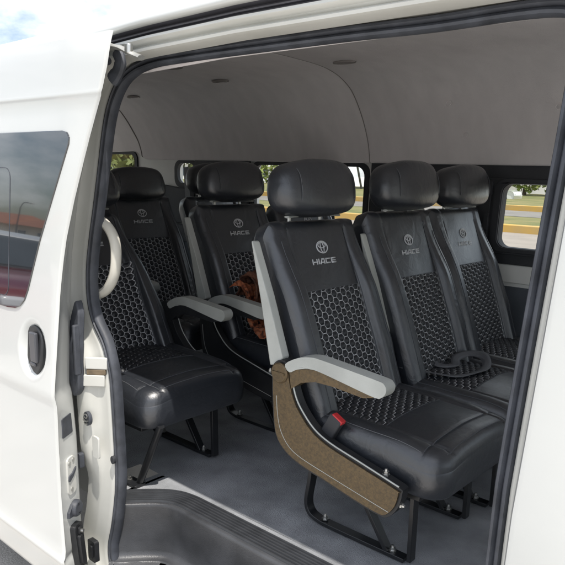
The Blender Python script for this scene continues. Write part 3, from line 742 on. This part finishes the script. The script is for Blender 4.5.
def bolt(mb, p, d=(0, 0, 1)):
    p = Vector(p); d = Vector(d); mb.tube([p, p+d*.004, p+d*.004, p+d*.012, p+d*.012, p+d*.018], [.011, .011, .008, .008, .005, .004], 6)
def make_frame(parent, y):
    if 1:
        mb = MB()
        f = (.35, 1.0)
        mb.tube(catmull([(-.004, y, .235), (-.012, y, .14), (-.022, y, .065), (-.010, y, .028), (.022, y, .014), (.08, y, .010), (.33, y, .010)], 4), .016, 4, flat=(.40, 1.0), upv=(0.6, 0, .8))
        lf = mb.build('leg_frame', M_['metal'], parent, bevel=.0015)
        mb = MB(); mb.tube([(.118, y, .235), (.272, y, .012)], .014, 4, flat=(1.0, .45), upv=(0, 1, 0)); mb.build('leg_brace', M_['metal'], lf, bevel=.0015)
        mb = MB(); mb.tube([(.338, y, .235), (.345, y, .012)], .014, 4, flat=(.45, 1.0), upv=(1, 0, 0)); mb.build('front_leg', M_['metal'], lf, bevel=.0015)
        for q in ((.045, y, .020), (.285, y, .017)):
            mb = MB(); bolt(mb, q); mb.build('bolt', M_['chrome'], lf)
def make_legs(parent, yside=(-.165, .165)):
    for y in yside: make_frame(parent, y)
    mb = MB(); mb.box((.19, 0, .224), (.36, .39, .024))
    mb.build('seat_pan', M_['metal'], parent, bevel=.002)
SIDE = [(-.089, .478), (-.087, .503), (-.072, .52), (-.053, .526), (-.032, .520), (-.018, .502), (-.010, .47), (.004, .431), (.027, .396), (.073, .354), (.13, .329), (.228, .306), (.35, .278), (.362, .262), (.353, .219), (.328, .185), (.299, .178), (.221, .190), (.117, .212), (.025, .231), (-.034, .257), (-.071, .303), (-.084, .394)]
ARMT = [(-.034, .520), (.009, .546), (.054, .558), (.095, .558), (.20, .549), (.276, .542), (.290, .537), (.297, .527), (.295, .513), (.285, .502), (.266, .497), (.18, .510), (.097, .523), (.056, .525), (.010, .514), (-.018, .500)]
ARMB = [(-.020, .500), (.010, .5135), (.056, .5245), (.097, .5225), (.18, .5095), (.262, .4955), (.229, .486), (.132, .493), (.072, .492), (.023, .478), (-.012, .452)]
def make_side(parent, y, sgn, brown, strip=True):
    """armrest frame on one side; y: inner face, sgn: outward direction"""
    t3 = lambda a, b, h: (a, y+sgn*h, b)
    sm = [(p.x, p.z) for p in catmull([(a, 0, b) for a, b in SIDE], 3, True)]
    mb = MB(); mb.prism(sm, t3, -.006, .024)
    k = mb.build('side_panel', M_['blackpl'], parent, bevel=.004)
    cs = off_loop2(sm, -.0085)
    mb = MB(); mb.prism(cs, t3, .0242, .030); p = mb.build('side_cover', brown, parent, bevel=.003, seg=3)
    mb = MB()
    mb.tube([t3(a, b, .0245) for a, b in [(q.x, q.z) for q in catmull([(-.018, 0, .50), (-.010, 0, .47), (.004, 0, .431), (.027, 0, .398), (.073, 0, .356), (.13, 0, .331), (.228, 0, .308), (.352, 0, .279)], 4)]], .0022, 6)
    mb.build('trim_strip', M_['greypl'], p)
    mb = MB(); mb.tube([t3(a, b, .0302) for a, b in [(q.x, q.z) for q in catmull([(-.064, 0, .42), (-.058, 0, .365), (-.044, 0, .318), (-.012, 0, .279), (.035, 0, .258), (.133, 0, .238), (.24, 0, .218), (.330, 0, .202)], 4)]], .0009, 6); mb.build('trim_line', M_['greypl'], p)
    mb = MB(); c0 = Vector(t3(-.054, .490, .029)); dr = Vector((0, sgn, 0)); mb.tube([c0, c0+dr*.004, c0+dr*.008, c0+dr*.008], [.030, .030, .026, .001], 24); mb.box(c0+dr*.009, (.045, .003, .008)); mb.build('pivot_cap', brown, p)
    am = [(q.x, q.z) for q in catmull([(a, 0, b) for a, b in ARMT], 3, True)]
    mb = MB(); mb.prism(am, t3, -.010, .032); ar = mb.build('armrest', M_['greypl'], parent, bevel=.0095, seg=4)
    mb = MB(); mb.prism(ARMB, t3, -.010, .029); mb.build('armrest_base', brown, ar)
    for q, d in ((t3(.30, .288, .006), (0, 0, 1)), (t3(.348, .225, .012), (1, 0, 0))):
        mb = MB(); bolt(mb, q, d); mb.build('bolt', M_['chrome'], k)
    if strip: make_strip(parent, y, sgn)
def off_loop2(lp, d):
    out = []; k = len(lp)
    area = sum(lp[i-1][0]*lp[i][1]-lp[i][0]*lp[i-1][1] for i in range(k))
    sg = 1 if area > 0 else -1
    for i in range(k):
        a, b = lp[i-1], lp[(i+1) % k]; tx, tz = b[0]-a[0], b[1]-a[1]; l_ = math.hypot(tx, tz) or 1
        out.append((lp[i][0]+sg*tz/l_*d, lp[i][1]-sg*tx/l_*d))
    return out
def make_strip(parent, y, sgn):
    mb = MB(); mb.prism([(-.188, .846), (-.182, .843), (-.118, .695), (-.056, .530), (-.070, .508), (-.104, .500), (-.146, .68)], lambda a, b, h: (a, y+sgn*h, b), -.012, .018)
    mb.build('side_strip', M_['greypl'], parent, bevel=.004)
def make_buckle(parent, y=-.165):
    mb = MB(); R = Matrix.Rotation(radians(28), 3, 'Y')
    c = Vector((.108, y, .362)); mb.tube([c-R @ Vector((0, 0, .10)), c-R @ Vector((0, 0, .02))], .012, 4, flat=(1.2, .35), upv=(1, 0, 0), m=0)
    mb.box(c, (.044, .024, .074), 0, R)
    b = mb.build('belt_buckle', M_['trim'], parent, bevel=.004)
    mb = MB(); mb.box(c+R @ Vector((.004, 0, .034)), (.038, .020, .012), 0, R); mb.build('release_button', M_['red'], b, bevel=.002)
GR = 'black quilted seats inside the van'
def seat(label, x, y, kind, brown=None, z=.65):
    """kind: A armrest on the near side, B plain, C armrest on the far side (folding seat)"""
    t = thing('passenger_chair', label, 'seat', (x, y, z), 0, GR)
    make_back(t); make_cushion(t); make_headrest(t); make_legs(t)
    if kind == 'A': make_side(t, -.252, -1, brown or M_['blackpl'])
    if kind == 'S': make_strip(t, -.224, -1)
    if kind == 'C': make_side(t, .252, 1, brown or M_['blackpl'], strip=False)
    return t
s1 = seat('nearest seat, with red belt buckle and bronze brown armrest side', -1.10, 1.600, 'A', M_['brown'])
make_buckle(s1, -.240)
def clone(src, label, x, y, add=None, skip=('side_panel', 'side_cover', 'armrest', 'side_strip', 'belt_buckle')):
    c = src.copy(); COL.objects.link(c); c.location = (x, y, .65); c['label'] = label
    for ch in list(src.children):
        nm = ch.name.split('.')[0]
        if nm in skip: continue
        k = ch.copy(); COL.objects.link(k); k.parent = c
        for g in ch.children:
            d = g.copy(); COL.objects.link(d); d.parent = k
    return c
def kid(o, nm): return [c for c in o.children if c.name.split('.')[0] == nm][0]
def tilt(o, deg):
    Rm = Matrix.Rotation(radians(-deg), 4, 'Y'); P = Matrix.Translation((.06, 0, .34))
    for nm in ('backrest', 'headrest'): k = kid(o, nm); k.matrix_local = P @ Rm @ P.inverted() @ k.matrix_local
SK = ('side_panel', 'side_cover', 'armrest', 'side_strip', 'belt_buckle')
s2 = clone(s1, 'middle seat of the front row, loose black belt lying on its cushion', -1.072, 2.065, skip=SK+('backrest',))
BL = .640; make_back(s2); BL = .618; make_strip(s2, -.226, -1); kid(s2, 'headrest').location = (.012, 0, .012)
s3 = clone(s2, 'seat of the front row right beside the far window', -1.10, 2.545); kid(s3, 'headrest').location = (.014, 0, .012)
j1 = clone(s1, 'single folding seat just inside the door, partly in sunlight', -1.99, 1.375, skip=SK+('leg_frame', 'backrest'))
TAP, RC = .042, .085; make_back(j1); TAP, RC = 0.0, .045
tilt(j1, 6.3)
make_side(j1, .252, 1, M_['blackpl'], strip=False)
make_frame(j1, .15)
mb = MB(); mb.tube([(.445, -.175, .25), (.325, -.175, .012)], .0125, 12); jl = mb.build('leg', M_['metal'], j1)
mb = MB(); mb.box((.305, -.185, .006), (.07, .045, .010)); mb.build('foot_plate', M_['metal'], jl, bevel=.002)
mb = MB(); bolt(mb, (.285, -.187, .011)); mb.build('bolt', M_['chrome'], jl)
a2 = clone(s1, 'seat with an orange brown cloth bundle lying on it', -1.915, 2.046); make_side(a2, -.252, -1, M_['blackpl'])
b2 = clone(s1, 'seat behind the middle front seat, next to the one with the orange bundle', -1.915, 2.525)
a3 = clone(s1, 'dim rearmost visible seat, its armrest seen behind the folding seat', -2.625, 2.063); kid(a3, 'headrest').location = (-.01, 0, -.034); make_side(a3, -.252, -1, M_['blackpl'])
b3 = clone(s1, 'dark seat by the far wall behind the seat with the orange bundle', -2.585, 2.555)

# loose seat belt on the middle seat (part of that seat)
mb = MB()
o = Vector((-1.072, 2.065, .65))
bp = catmull([(-1.085, 1.845, 1.060), (-1.075, 1.895, 1.046), (-1.035, 1.925, 1.041), (-.975, 1.945, 1.039), (-.925, 1.995, 1.038), (-.900, 2.065, 1.040), (-.905, 2.14, 1.046), (-.945, 2.19, 1.060), (-.995, 2.185, 1.062), (-1.02, 2.14, 1.050), (-1.00, 2.08, 1.042), (-1.04, 2.03, 1.044), (-1.08, 2.05, 1.075)], 6)
bp = [p-o for p in bp]
rows = []
for i, p in enumerate(bp):
    d = (bp[min(i+1, len(bp)-1)]-bp[max(0, i-1)]).normalized(); s = d.cross(Vector((0, 0, 1))).normalized()
    tw = .14+.12*sin(i*.5)+.42*math.exp(-((i-44)/9)**2); q = s*cos(tw)*.0165+Vector((0, 0, 1))*sin(tw)*.0165
    zl = Vector((0, 0, .001+.85*abs(q.z)))
    rows.append([p-q+zl, p-q*.4+zl+Vector((0, 0, .002)), p+q*.4+zl+Vector((0, 0, .002)), p+q+zl])
mb.grid(rows)
sb_ = mb.build('seat_belt', M_['belt'], s2, sharp=0); md = sb_.modifiers.new('thick', 'SOLIDIFY'); md.thickness = .0016
mb = MB(); mb.box(bp[-1]+Vector((-.01, -.01, .02)), (.035, .022, .004), 0, Matrix.Rotation(.6, 3, 'Z')); mb.build('belt_tongue', M_['chrome'], sb_, bevel=.001)

# orange-brown bundle on the second-row seat
bun = thing('cloth_bundle', 'orange and dark brown crumpled cloth bundle on a rear seat', 'cloth bundle', (-1.80, 2.02, 1.02))
def blob(c, rad, seed, k=.35):
    mb = MB(); rows = []
    for i in range(25):
        th = -pi/2+pi*i/24; R = []
        for j in range(36):
            ph = 2*pi*j/36; d = Vector((cos(th)*cos(ph), cos(th)*sin(ph), sin(th)))
            f = 1+k*noise.noise(d*2.1+Vector((seed, 0, 0)))+.22*abs(noise.noise(d*4.5+Vector((0, seed, 0))))-.1
            R.append(Vector(c)+Vector((d.x*rad[0], d.y*rad[1], d.z*rad[2]))*f)
        rows.append(R)
    mb.grid(rows, close=True); return mb
bun.location = (-1.90, 2.046, .65)
def drape(y0, y1, path, seed, amp, nu=46, nv=70):
    P = catmull(path, 14); mb = MB(); rows = []
    for i, (p, q) in enumerate(zip(P, P[1:]+[P[-1]+(P[-1]-P[-2])])):
        d = (q-p).normalized(); nrm = Vector((d.z, 0, -d.x));
        if nrm.x+nrm.z < 0: nrm = -nrm
        t = i/len(P); R = []
        for k in range(nu+1):
            u = k/nu; y = y0+(y1-y0)*u
            y += .020*noise.noise((t*4, u*3, seed))+(u-.5)*.05*sin(t*5+seed)
            f = amp*(abs(noise.noise((u*5.5+t*1.3, t*2.6, seed)))*1.5+.45*abs(noise.noise((u*13, t*6+u*3, seed+5))))
            R.append(p+nrm*f+Vector((0, y, 0)))
        rows.append(R)
    mb.grid(rows); return mb
ck = mat('orange_patterned_cloth', (.05, .02, .014), .9, bump=.4, bscale=300)
nt_ = ck.node_tree; b_ = nt_.nodes['Principled BSDF']; tcx = nt_.nodes.new('ShaderNodeTexCoord'); vo = nt_.nodes.new('ShaderNodeTexNoise'); vo.inputs['Scale'].default_value = 15; vo.inputs['Detail'].default_value = 5; vo.inputs['Distortion'].default_value = 2.5
cr = nt_.nodes.new('ShaderNodeValToRGB'); cr.color_ramp.interpolation = 'LINEAR'
for e_, (p_, c_) in zip(cr.color_ramp.elements, ((.36, (.035, .016, .012, 1)), (.66, (.36, .18, .11, 1)))): e_.position = p_; e_.color = c_
e_ = cr.color_ramp.elements.new(.46); e_.color = (.20, .055, .025, 1)
e_ = cr.color_ramp.elements.new(.55); e_.color = (.44, .135, .055, 1)
nt_.links.new(tcx.outputs['Object'], vo.inputs['Vector']); nt_.links.new(vo.outputs['Fac'], cr.inputs['Fac']); nt_.links.new(cr.outputs['Color'], b_.inputs['Base Color'])
o1 = drape(-.245, .06, [(.04, 0, .585), (.085, 0, .545), (.11, 0, .48), (.14, 0, .43), (.185, 0, .41), (.24, 0, .405), (.29, 0, .395)], 3, .055).build('cloth', ck, bun, sharp=0)
o1.modifiers.new('thick', 'SOLIDIFY').thickness = .004
o2 = drape(-.205, .06, [(.09, 0, .48), (.12, 0, .525), (.125, 0, .58), (.09, 0, .625), (.04, 0, .61), (.02, 0, .55)], 8, .036).build('folded_top', mat('brown_cloth', (.05, .022, .016), .9, col2=(.24, .10, .055), vscale=24, bump=.6, bscale=260), bun, sharp=0)
o2.modifiers.new('thick', 'SOLIDIFY').thickness = .006
mb = MB(); mb.tube(catmull([(.15, -.20, .51), (.175, -.14, .545), (.17, -.07, .52), (.14, .0, .55)], 6), .013, 8, flat=(.5, 1.3)); mb.build('strap', M_['belt'], bun)

# hanging belts on the far wall behind the second row (part of the van)
for x, y0 in ((-3.36, 2.86), (-2.98, 2.86), (-2.20, 2.86)):
    mb = MB(); mb.tube(catmull([(x, y0, 1.70), (x+.03, y0-.012, 1.5), (x+.10, y0-.03, 1.2), (x+.12, y0-.05, .95)], 5), .024, 4, flat=(.06, 1.0), upv=(0, 1, 0)); vb(mb, 'hanging_belt', M_['belt'], fwall)
mb = MB(); mb.box((-2.20, 2.858, 1.70), (.05, .03, .06)); vb(mb, 'belt_anchor', M_['trim'], fwall, bevel=.006)

# ------------------------------------------------------------------ outside
def sheet(name, pts, z, m, kind='structure'):
    mb = MB(); mb.add([(x, y, z) for x, y in pts], [tuple(range(len(pts)))]); return struct(mb.build(name, m, None, fix=False), kind)
asphalt = mat('asphalt', (0.52, 0.495, 0.46), 0.95, var=0.25, vscale=3, bump=0.5, bscale=120)
conc = mat('pale_concrete', (0.27, 0.235, 0.205), 0.95, var=0.12, vscale=1.2, bump=0.2, bscale=60)
grassm = mat('grass_turf', (0.085, 0.11, 0.025), 1.0, col2=(0.24, 0.20, 0.085), vscale=0.5, detail=12, bump=0.8, bscale=30)
yel = mat('yellow_kerb_paint', (0.55, 0.33, 0.07), 0.8, col2=(.42, .30, .14), vscale=1.3, detail=12)
sheet('ground', [(-900, -900), (900, -900), (900, 900), (-900, 900)], 0, asphalt)
K1, K2 = Vector((-14.67, 21.51)), Vector((-8.85, 21.93))
def ln(y0, y1, x0=-70, x1=40, s=.05): return [(x0, y0+(x0+12)*s), (x1, y0+(x1+12)*s), (x1, y1+(x1+12)*s), (x0, y1+(x0+12)*s)]
sheet('parking_ground', ln(3.4, 21.6), .004, conc)
def kerbm(name, y0, y1, h):
    q = ln(y0, y1); mb = MB(); n = 4
    mb.add([(x, y, 0) for x, y in q]+[(x, y, h) for x, y in q], [(0, 1, 5, 4), (1, 2, 6, 5), (2, 3, 7, 6), (3, 0, 4, 7), (4, 5, 6, 7)]); return struct(mb.build(name, yel, None, bevel=.03))
kerbm('kerb', 21.6, 21.95, .26)
sheet('grass_strip', ln(21.95, 30), .10, grassm)
sheet('road', ln(30, 36), .11, mat('road_asphalt', (.19, .175, .16), .95, var=.15, vscale=.6))
kerbm('kerb', 36, 36.4, .40)
mb = MB()
rows = []
for i in range(40):
    x = -95+i*4.0; R = []
    for j in range(12):
        y = 36.4+j*3.0; R.append((x, y+(x+12)*.05, (.30+j*.012)+.06*noise.noise((x*.2, y*.2, 0))))
    rows.append(R)
mb.grid(rows); struct(mb.build('grass_bank', grassm, None, sharp=0))

bark = mat('bark', (.10, .075, .05), .95, var=.3, vscale=6, bump=.6, bscale=30)
def leafm(n, c, c2): return mat(n, c, .75, col2=c2, vscale=1.3)
LV = [leafm('leaf_olive', (.06, .085, .018), (.15, .17, .045)), leafm('leaf_bright', (.09, .135, .02), (.24, .27, .07)), leafm('leaf_dark', (.03, .055, .015), (.085, .11, .03))]
def tree(label, x, y, z, h, r, lm, n=900, seed=1, trunk=.35, leaf=.32, group='trees beyond the road'):
    R = random.Random(seed); t = thing('tree', label, 'tree', (x, y, z), R.random()*6, group)
    mb = MB(); mb.tube(catmull([(0, 0, 0), (.05*h*.1, 0, h*.2), (-.03*h*.1, .05, h*.45), (0, 0, h*.8)], 4), [h*.028*(1-.8*i/12) for i in range(13)], 8)
    for k in range(6):
        a = k*1.1+R.random(); z0 = h*(trunk+.07*k); mb.tube([(0, 0, z0), (r*.4*cos(a), r*.4*sin(a), z0+h*.13), (r*.75*cos(a), r*.75*sin(a), z0+h*.18)], [h*.012, h*.008, h*.003], 6)
    mb.build('trunk', bark, t)
    mb = MB(); cl = []
    for k in range(16):
        a, q = R.random()*2*pi, R.random()**.5; cl.append((Vector((r*.72*q*cos(a), r*.72*q*sin(a), h*(trunk+.12+(1-trunk-.2)*R.random()))), r*(.28+.25*R.random())))
    for i in range(n):
        c, rr = R.choice(cl); d = Vector((R.gauss(0, 1), R.gauss(0, 1), R.gauss(0, 1))).normalized()*rr*R.random()**.4; d.z *= .8
        p = c+d; u = Vector((R.gauss(0, 1), R.gauss(0, 1), R.gauss(0, 1))).normalized(); v = u.cross(Vector((R.gauss(0, 1), R.gauss(0, 1), .4))).normalized(); l = leaf*(.6+.8*R.random())
        mb.add([p-u*l, p+v*l*.5, p+u*l, p-v*l*.5], [(0, 1, 2, 3)])
    mb.build('crown', lm, t, sharp=0, fix=False)
    return t
TR = [('bright green spreading tree seen through the right hand sliding window', -25, 63, .3, 7.5, 4.0, LV[1], 1500, 3, .08),
 ('yellow green tree seen at the right edge of the sliding window', -19.5, 64, .3, 7.0, 3.8, LV[1], 1500, 11, .10),
 ('small olive tree left of the pale house across the road', -41, 66, .4, 4.5, 3.0, LV[0], 1100, 4, .06),
 ('green tree in front of the tall pale apartment block', -60, 62, .3, 4.6, 3.4, LV[1], 1200, 5, .06),
 ('low dark tree beside the white canopy', -47.5, 60, .4, 3.4, 2.6, LV[2], 900, 6, .05),
 ('dusty olive tree beyond the rear side window', -30, 24, 0, 6.5, 3.2, LV[0], 1500, 7, .15),
 ('tall olive tree framed by the small rear window of the van', -36, 26, 0, 7.5, 3.4, LV[0], 1500, 8, .15),
 ('yellow green tree seen through the narrow window beside the dark post', -34, 33, 0, 6.2, 3.0, LV[1], 1500, 9, .12),
 ('dark leafy tree standing left of the others behind the van', -42, 26, 0, 7.0, 3.6, LV[0], 1300, 10, .12)]
for lb, x, y, z, h, r, lm, n, sd_, tk in TR: tree(lb, x, y, z, h, r, lm, n, sd_, tk)
wallm = mat('pale_render', (.55, .54, .51), .9, var=.06, vscale=.5)
glassd = mat('dark_window_glass', (.05, .06, .07), .15, var=.2, vscale=1)
def building(label, cat, x, y, z, w, d, h, rz, floors, cols, name='building', wm=wallm):
    t = thing(name, label, cat, (x, y, z), rz)
    mb = MB(); mb.box((0, 0, h/2), (w, d, h)); wl = mb.build('wall', wm, t)
    mb = MB(); mb.box((0, 0, h+.15), (w+.6, d+.6, .3)); mb.build('roof', mat('roof_slab', (.45, .44, .42), .9, var=.08, vscale=1), t)
    fh = h/floors; cw = w/cols
    for i in range(floors):
        for j in range(cols):
            mb = MB(); mb.box((-w/2+cw*(j+.5), -d/2-.02, fh*(i+.55)), (cw*.56, .1, fh*.5)); wn = mb.build('window', glassd, wl)
    for i in range(1, floors):
        mb = MB(); mb.box((0, -d/2-.35, fh*i), (w, .7, .16)); mb.build('balcony_slab', wm, wl)
    return t
building('tall pale apartment block with rows of windows behind the trees', 'building', -88, 84, 0, 30, 12, 17, radians(44), 6, 9, 'apartment_building')
building('low pale house with dark windows across the road', 'building', -30, 72, .4, 10, 7, 4.0, radians(30), 1, 4, 'house')
# white tensile canopy on slanting poles
can = thing('canopy', 'white tent-like canopy on slanting steel poles across the road', 'canopy', (-40, 62, .4), radians(35))
mb = MB(); rows = []
for i in range(13):
    u = -1+i/6; R = []
    for j in range(13):
        v = -1+j/6; z = 5.0+1.7*math.exp(-(u*u+v*v)*3)-.9*(u*u*v*v)+.5*abs(u)*(1-abs(v))-.5*abs(v)*(1-abs(u)); R.append((u*7.5, v*5, z))
    rows.append(R)
mb.grid(rows); mb.build('membrane', mat('white_membrane', (.78, .77, .74), .7, var=.03, vscale=1), can, sharp=0).modifiers.new('thick', 'SOLIDIFY').thickness = .04
for a, b in ((-1, -1), (1, -1), (-1, 1), (1, 1), (0, -1), (.5, -1), (-.5, -1)):
    mb = MB(); mb.cyl((a*5.0, b*3.6, 0), (a*7.3, b*4.9, 4.3 if a in (1, -1) else 4.6), .11, 8); mb.build('pole', mat('dark_steel_pole', (.10, .10, .10), .5, metal=.6, var=.1), can)

# ------------------------------------------------------------------ the street behind the photographer (seen mirrored in the door glass)
def car(label, x, y, rz, paint, L=4.4, hood=1.0):
    t = thing('parked_car', label, 'car', (x, y, 0), rz)
    prof = [(-L/2, .45), (-L/2+.03, .78), (-L/2+.18, 1.0), (-L/2+.25, 1.02), (L/2-1.35, 1.06), (L/2-.55, .99), (L/2-.12, .86), (L/2, .62), (L/2-.02, .36), (L/2-.1, .24), (-L/2+.1, .26)]
    cab = [(-L/2+.12, 1.0), (-L/2+.35, 1.36), (-L/2+.75, 1.50), (.0, 1.53), (.45, 1.47), (L/2-1.25, 1.04)]
    mb = MB(); mb.grid([[(a, w*q, b) for a, b in prof] for w, q in ((-.80, 1), (-.86, 1), (-.88, 1), (.88, 1), (.86, 1), (.80, 1))], close=True)
    k = len(mb.v); n = len(prof)
    mb.add([(a, -.80, b) for a, b in prof], [tuple(range(n))]); mb.add([(a, .80, b) for a, b in prof], [tuple(range(n))])
    bd = mb.build('body', paint[0], t, bevel=.05, seg=3)
    mb = MB(); mb.grid([[(a*.97, w*(1-.22*max(0, b-1.0)), b) for a, b in cab] for w in (-.84, -.80, .80, .84)])
    mb.add([(a*.97, -.84*(1-.22*max(0, b-1.0)), b) for a, b in cab], [tuple(range(6))]); mb.add([(a*.97, .84*(1-.22*max(0, b-1.0)), b) for a, b in cab], [tuple(range(6))])
    mb.build('roof', paint[1], t, bevel=.04, seg=3)
    for sgn in (-1, 1):
        for q in ([(-L/2+.30, 1.05), (-L/2+.50, 1.34), (-L/2+.85, 1.44), (-.85, 1.45), (-.85, 1.05)], [(-.77, 1.05), (-.77, 1.45), (-.02, 1.46), (-.02, 1.07)], [(.06, 1.07), (.06, 1.46), (.38, 1.40), (L/2-1.42, 1.09)]):
            mb = MB(); mb.prism(q, lambda a, b, h: (a*.97, sgn*(.84*(1-.22*(b-1.0))+h), b), -.01, .012); mb.build('side_window', glassd, t)
        for xx in (-L/2+.8, L/2-.85):
            mb = MB(); mb.tube([(xx, sgn*.68, .32), (xx, sgn*.70, .32), (xx, sgn*.88, .32), (xx, sgn*.90, .32)], [.28, .32, .32, .28], 24); wh = mb.build('wheel', M_['rubber'], t)
            mb = MB(); mb.tube([(xx, sgn*.895, .32), (xx, sgn*.91, .32)], [.20, .17], 18); mb.build('rim', M_['chrome'], wh)
        mb = MB(); mb.box((L/2-.09, sgn*.62, .70), (.16, .34, .14)); mb.build('headlight', mat('headlight_glass', (.7, .72, .75), .1), t, bevel=.04)
    mb = MB(); mb.prism([(.47, 1.44), (L/2-1.27, 1.07), (L/2-1.24, 1.075), (.50, 1.45)], lambda a, b, h: (a*.97+.02, h, b+.012), -.68, .68); mb.build('windscreen', glassd, t)
    return t
def paint(n, c): return mat(n, c, .2, coat=.8, var=.03, vscale=2)
rp_, wp_ = paint('maroon_paint', (.16, .012, .018)), paint('white_car_paint', (.72, .72, .70))
car('maroon car with white roof and pillars, mirrored in the door glass', -9.6, -2.75, radians(2), (rp_, wp_))
tile = mat('orange_roof_tiles', (.27, .12, .075), .85, var=.25, vscale=6, bump=.6, bscale=12)
for lb, x, y, w, rz in (('low house with orange tiled roof, mirrored at the left of the door glass', -73, -35, 13, .03), ('low house with orange tiled roof, mirrored at the right of the door glass', -55.5, -34, 14, -.02)):
    t = thing('house', lb, 'house', (x, y, 0), rz, 'orange roofed houses behind the photographer')
    mb = MB(); mb.box((0, 0, 1.3), (w, 8, 2.6)); wl = mb.build('wall', mat('cream_render', (.55, .50, .42), .9, var=.08, vscale=.6), t)
    mb = MB(); mb.grid([[(-w/2-.4, -4.5, 2.55), (-w/2+2, 0, 3.9), (-w/2-.4, 4.5, 2.55)], [(w/2+.4, -4.5, 2.55), (w/2-2, 0, 3.9), (w/2+.4, 4.5, 2.55)]]); mb.add([(-w/2-.4, -4.5, 2.55), (-w/2+2, 0, 3.9), (-w/2-.4, 4.5, 2.55)], [(0, 1, 2)]); mb.add([(w/2+.4, -4.5, 2.55), (w/2-2, 0, 3.9), (w/2+.4, 4.5, 2.55)], [(0, 1, 2)]); mb.build('roof', tile, t, sharp=20)
    for k in range(4):
        mb = MB(); mb.box((-w/2+1.6+k*(w-3.2)/3, 4.02, 1.5), (1.3, .08, 1.1)); mb.build('window', glassd, wl)
hb = MB(); rows = []
for i in range(120):
    x = -85+i*.5; rows.append([(x, -26+.25*noise.noise((x, k, 1))+[.6, .7, .5, -.5, -.7, -.6][k], [0, 1.0, 1.55, 1.6, 1.0, 0][k]+.18*noise.noise((x*1.3, k*2, 4))) for k in range(6)])
hb.grid(rows); ho = hb.build('hedge', LV[2], None, sharp=0); tag(ho, 'long dark clipped hedge in front of the orange roofed houses', 'hedge')
lp = thing('street_lamp', 'grey street lamp with one curved arm beside the hedge', 'street lamp', (-60.2, -29, 0))
mb = MB(); mb.tube([(0, 0, 0), (0, 0, 2.5), (.3, 0, 4.2)], [.10, .08, .07], 10); mb.build('pole', mat('grey_steel_pole', (.12, .12, .13), .5, metal=.5, var=.1), lp)
mb = MB(); mb.tube(catmull([(.3, 0, 4.15), (.8, 0, 4.6), (1.9, 0, 4.65)], 4), .05, 8); mb.build('arm', M_['metal'], lp)
mb = MB(); mb.box((2.2, 0, 4.62), (.7, .25, .12)); mb.build('lamp_head', M_['greypl'], lp, bevel=.04)

car('white car parked beyond the far kerb by the trees', -22.5, 50, radians(2), (wp_, wp_))
